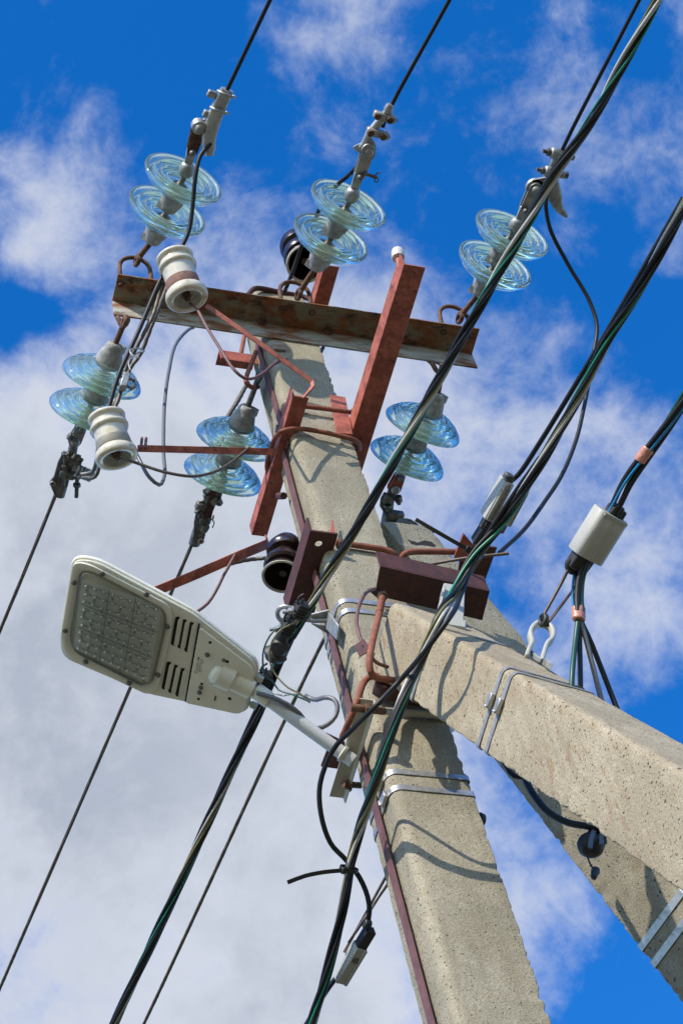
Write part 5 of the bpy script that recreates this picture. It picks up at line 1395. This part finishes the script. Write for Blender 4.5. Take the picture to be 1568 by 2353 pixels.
obj('led_panel', G().prism([grid(-.03, -.02), grid(1.0, -.02), grid(1.0, 1.0), grid(-.03, 1.0)], nn * .002), 'panel', lamp)
g_ = G()
for q in (1 / 3, 2 / 3):
    g_.band([grid(q, 0) + nn * .003, grid(q, 1) + nn * .003], wv, .0016, .001).band([grid(0, q) + nn * .003, grid(1, q) + nn * .003], vv, .0016, .001)
obj('panel_divider', g_, 'line', lamp)
# leds: one lens mesh shared
gl = G().lathe([(.0052, 0), (.0050, .003), (.0038, .0048), (.0018, .0057), (.0001, .0059)], V((0, 0, 0)), nn, 12)
mesh_led = None
for j in range(9):
    for i in range(9):
        p_ = grid((i + .5 + .06 * (1 if j % 2 else -1)) / 9, (j + .5) / 9) + nn * .0025
        if mesh_led is None:
            first = obj('led_lens', G().add([p_ + q for q in gl.v], gl.f), 'led', lamp); mesh_led = first; base_p = p_
            ring_m = None
        else:
            c_ = first.copy(); COL.objects.link(c_); c_.parent = lamp; c_.location = p_ - base_p
g_ = G()
for j in range(9):
    for i in range(9):
        p_ = grid((i + 1.0) / 9, (j + .5) / 9) + nn * .0025
        if i < 8: g_.box(p_ + vv * random.uniform(-.001, .001), wv, vv, nn, .0034, .0009, .0010)
        if (i * 2 + j) % 3 == 0: g_.lathe([(.0024, 0), (.0036, .0006), (.0024, .0012), (.001, .0004)], grid((i + .5) / 9, (j + 1.0) / 9) + nn * .0025, nn, 8)
obj('board_details', g_, 'line', lamp, kind='stuff')
glassv = [pcn.lerp(q, .995) for q in pn]
RR = [[q + nn * .0045 for q in glassv], [q + nn * .014 for q in [pcn.lerp(q, .965) for q in pn]], [q + nn * .0165 for q in [pcn.lerp(q, .93) for q in pn]]]
gq = G().rings(RR, cap=False); n0 = len(pn); gq.f.append(tuple(range(2 * n0, 3 * n0)))
obj('cover_glass', gq, 'lens', lamp, sharp=50)
for (a, b) in ((393, 217), (203, 277), (143, 598), (281, 807), (572, 950), (765, 895), (828, 571), (689, 355)):
    obj('frame_screw', G().lathe([(.0065, 0), (.0065, .002), (.0045, .0042), (.0001, .005)], lf(a, b, .008), nn, 14), 'screw', lamp)
for (x0, y0, x1, y1) in ((897, 520, 868, 684), (943, 538, 912, 704), (990, 556, 958, 728), (838, 822, 806, 980), (884, 842, 850, 1003), (930, 864, 898, 1026)):
    a_, b_ = lf(x0, y0, .001), lf(x1, y1, .001); dd = (b_ - a_).normalized(); ss = dd.cross(nn)
    P_ = []
    for i in range(7): an = math.pi / 2 + math.pi * i / 6; P_.append(a_ + (dd * math.cos(an) + ss * math.sin(an)) * .0058)
    for i in range(7): an = -math.pi / 2 + math.pi * i / 6; P_.append(b_ + (dd * math.cos(an) + ss * math.sin(an)) * .0058)
    cc_ = (a_ + b_) / 2
    vo = obj('vent_slot', G().prism(P_, nn * -.0006), 'slot', lamp)
    # pressed hood beside the slot
    ho = [q + ss * 0 for q in P_]
    sgn = 1 if (ss.dot(-wv) > 0) else -1
    H_ = [a_ + ss * sgn * .006, a_ + ss * sgn * .010 + nn * .002, a_ + ss * sgn * .0035 + nn * .006, b_ + ss * sgn * .0035 + nn * .006, b_ + ss * sgn * .010 + nn * .002, b_ + ss * sgn * .006]
    obj('louvre', G().add([a_ + ss * sgn * .012, b_ + ss * sgn * .012, b_ + ss * sgn * .002 + nn * .005, a_ + ss * sgn * .002 + nn * .005, a_ - dd * .006 + ss * sgn * .006, b_ + dd * .006 + ss * sgn * .006], [(0, 1, 2, 3), (0, 3, 4), (1, 5, 2)]), 'lamp', vo if False else lamp)
pan = rounded([lf(1048, 568), lf(1392, 826), lf(1412, 880), lf(1352, 1085), lf(1330, 1140), lf(1290, 1146), lf(956, 1074)], [.006, .012, .012, .012, .014, .012, .006], 4)
pc0 = sum(pan, V()) / len(pan)
acc = obj('access_cover', G().rings([[q + nn * .0007 for q in pan], [q + nn * .006 for q in pan], [pc0.lerp(q, .985) + nn * .0075 for q in pan]]), 'lamp', lamp, sharp=30)
obj('seam', G().band([lf(1040, 552, .002), lf(950, 1075, .002)], wv, .004, .002), 'slot', lamp)
for (a, b, s_) in ((1095, 760, .006), (1205, 796, .0045), (1051, 979, .0055), (1042, 1012, .006)):
    obj('cover_screw', G().lathe([(s_, 0), (s_, .002), (s_ * .6, .004), (.0001, .0045)], lf(a, b, .0075), nn, 12), 'screw', acc)
for (a, b, s_) in ((1114, 678, .0036), (1228, 806, .004), (1058, 955, .0034), (1036, 1056, .0034), (1245, 1054, .0042)):
    obj('drain_hole', G().lathe([(.0001, .0003), (s_, .0003), (s_, -.001)], lf(a, b, .0075), nn, 12), 'slot', acc)
obj('drain_slot', G().band([lf(1151, 1036, .008), lf(1144, 1068, .008)], wv, .003, .0008), 'slot', acc)
# printed rating label: rows of characters far too small to read, a three-letter mark and a ring
K12 = lambda a, b: lf(((620 + a / 11.2) - 150) * 1.96, ((2180 + b / 11.2) - 1850) * 1.96, .0079)
def dash(a0, b0, a1, b1, wpx):
    p_, q_ = K12(a0, b0), K12(a1, b1); t_ = (q_ - p_).normalized(); n_ = t_.cross(nn) * wpx
    return [p_ - n_, q_ - n_, q_ + n_, p_ + n_]
g_ = G(); rnd = random.Random(3)
for (a0, b0, a1, b1) in ((620, 900, 556, 1200), (668, 890, 590, 1250), (760, 790, 640, 1310), (810, 800, 690, 1300), (845, 870, 820, 970), (780, 1140, 742, 1320)):
    L_ = ((a1 - a0) ** 2 + (b1 - b0) ** 2) ** .5; t_ = 0
    while t_ < L_:
        w_ = rnd.uniform(9, 16)
        if rnd.random() < .86:
            q = dash(a0 + (a1 - a0) * t_ / L_, b0 + (b1 - b0) * t_ / L_, a0 + (a1 - a0) * min(1, (t_ + w_ * .6) / L_), b0 + (b1 - b0) * min(1, (t_ + w_ * .6) / L_), rnd.uniform(.0004, .0009)); g_.add(q, [(0, 1, 2, 3)])
        t_ += w_
for q in ((625, 735, 705, 770), (620, 770, 640, 778), (650, 775, 690, 790), (615, 785, 685, 812), (605, 825, 685, 855)):
    g_.add(dash(*q, .0007), [(0, 1, 2, 3)])
g_.ring(K12(540, 1300), nn, .0028, .0003, 18, 4)
obj('rating_print', g_, 'print', acc)
# socket and cone
s0, s1_, s2_, s3_ = lf(1118, 872, .006), lf(1215, 912, .006), lf(1285, 945, .006), lf(1395, 992, .002)
g_ = G(); RR = []
for (q, r, h) in ((0.0, .010, .2), (.03, .020, .45), (.10, .0245, .75), (.40, .0255, .82), (.44, .0245, .8), (1.0, .0245, .85)):
    c_ = s0.lerp(s3_, q); row = []
    for i in range(20):
        a = TP * i / 20; row.append(c_ + vv * (r * math.cos(a)) + nn * (r * h * math.sin(a)))
    RR.append(row)
obj('pipe_socket', g_.rings(RR), 'lamp', lamp, sharp=50)
dsock = (s3_ - s0).normalized()
g_ = G()
g_.band([s1_ + vv * (.029 * math.cos(a)) + nn * (.024 * math.sin(a)) for a in [math.pi * i / 12 for i in range(13)]], dsock, .034, .0015)
obj('socket_strap', g_, 'lampframe', lamp)
col0 = s3_ - nn * .004
cc_ = G().lathe([(.0185, -.004), (.0195, 0), (.0195, .034), (.0185, .036), (.0165, .034), (.0165, .0)], E.lerp(E + wv * .02, 0) - (Pend - E).normalized() * .0, (Pend - E).normalized(), 24)
obj('neck_collar', cc_, 'lampframe', lamp)
for (a, b) in ((1428, 912), (1388, 1090)):
    q = lf(a, b, -.006); obj('hinge_bolt', G().hexa(q, -wv, .009, .014).tube([q + wv * .02, q], .006, 8, False), 'creambrk', lamp)

# grey supply cable looping from the lamp neck
gc_ = [at(590, 1592, z=5.585), at(625, 1602, z=5.57), at(660, 1618, z=5.56), at(688, 1640, z=5.55), at(705, 1662, z=5.545), at(728, 1673, z=5.54), at(752, 1664, z=5.545), at(770, 1645, z=5.56), at(775, 1622, z=5.58), at(766, 1606, z=5.60), at(745, 1602, z=5.62), at(728, 1607, z=5.64), at(712, 1604, z=5.66), at(700, 1598, z=5.67)]
wire('supply_cable', 'grey supply cable looping beside the lamp pipe', gc_, .0056, 'greycable', cat='cable')
g_ = G().box(at(575, 1583, z=5.60), wv, vv, nn, .004, .004, .004)

# second thing on the rear strut: loop, black ball clamp and hanging tag
wire('drop_cable', 'thick black cable bending round the back of the beige strut', [at(1120, 1690, y=-.02), at(1140, 1722, y=-.02), at(1158, 1752, y=-.03), at(1180, 1782, y=-.04), at(1206, 1784, y=-.04), at(1230, 1772, y=-.04)], .006, 'black', cat='cable')
wire('drop_cable', 'thick black cable sagging between the two struts to the black clamp', [at(1165, 1700, y=-.0), at(1196, 1762, y=.0), at(1206, 1790, y=.0), at(1228, 1830, y=-.01), at(1262, 1868, y=-.02), at(1305, 1890, y=-.03), at(1350, 1898, y=-.05), at(1400, 1905, y=-.06)], .0080, 'black', cat='cable')
bc = thing('ball_clamp', 'round black clamp with two grey straps hanging under the beige strut', 'cable clamp', at(1356, 1938, z=4.95))
rb = at(1356, 1942, y=-.02)
obj('clamp_body', G().lathe([(.0001, -.024), (.018, -.022), (.028, -.010), (.031, .002), (.028, .014), (.016, .024), (.0001, .026)], rb, Z + X * .3, 20).box(rb + V((.012, -.01, .012)), X, (Y + Z * .4).normalized(), (Z - Y * .4).normalized(), .020, .014, .016), 'blackmatte', bc, bevel=.002)
obj('strap', G().band(smooth([at(1373, 1880, y=-.05), at(1364, 1905, y=-.05), at(1356, 1930, y=-.05), at(1354, 1948, y=-.05)], .01), X, .010, .004), 'greycable', bc)
obj('strap', G().band(smooth([at(1402, 1892, y=-.05), at(1388, 1902, y=-.05), at(1380, 1918, y=-.05), at(1380, 1940, y=-.05)], .01), X, .010, .004), 'greycable', bc)
wire('thin_tail', 'short dark wire with a small tag hanging from the round black clamp', [at(1348, 1966, y=-.03), at(1354, 1984, y=-.03), at(1364, 1998, y=-.03), at(1376, 2006, y=-.03)], .0022, 'blackmatte', cat='thin wire')
tg = obj('plug_cap', G().lathe([(.0001, 0), (.010, .001), (.009, .012), (.006, .030), (.0001, .034)], at(1367, 1998, y=-.03), at(1358, 2030, y=-.03) - at(1366, 1998, y=-.03), 12), 'blackmatte')
tag(tg, 'tiny dark plug cap dangling below the round black clamp', 'cap')
kn = at(1107, 1880, y=.0); tag(obj('black_knob', G().lathe([(.0001, -.012), (.012, -.010), (.016, 0), (.012, .010), (.0001, .012)], at(1102, 1882, y=.02), X, 16), 'blackmatte'), 'small black knob peeking out behind the right edge of the upright pole', 'knob')
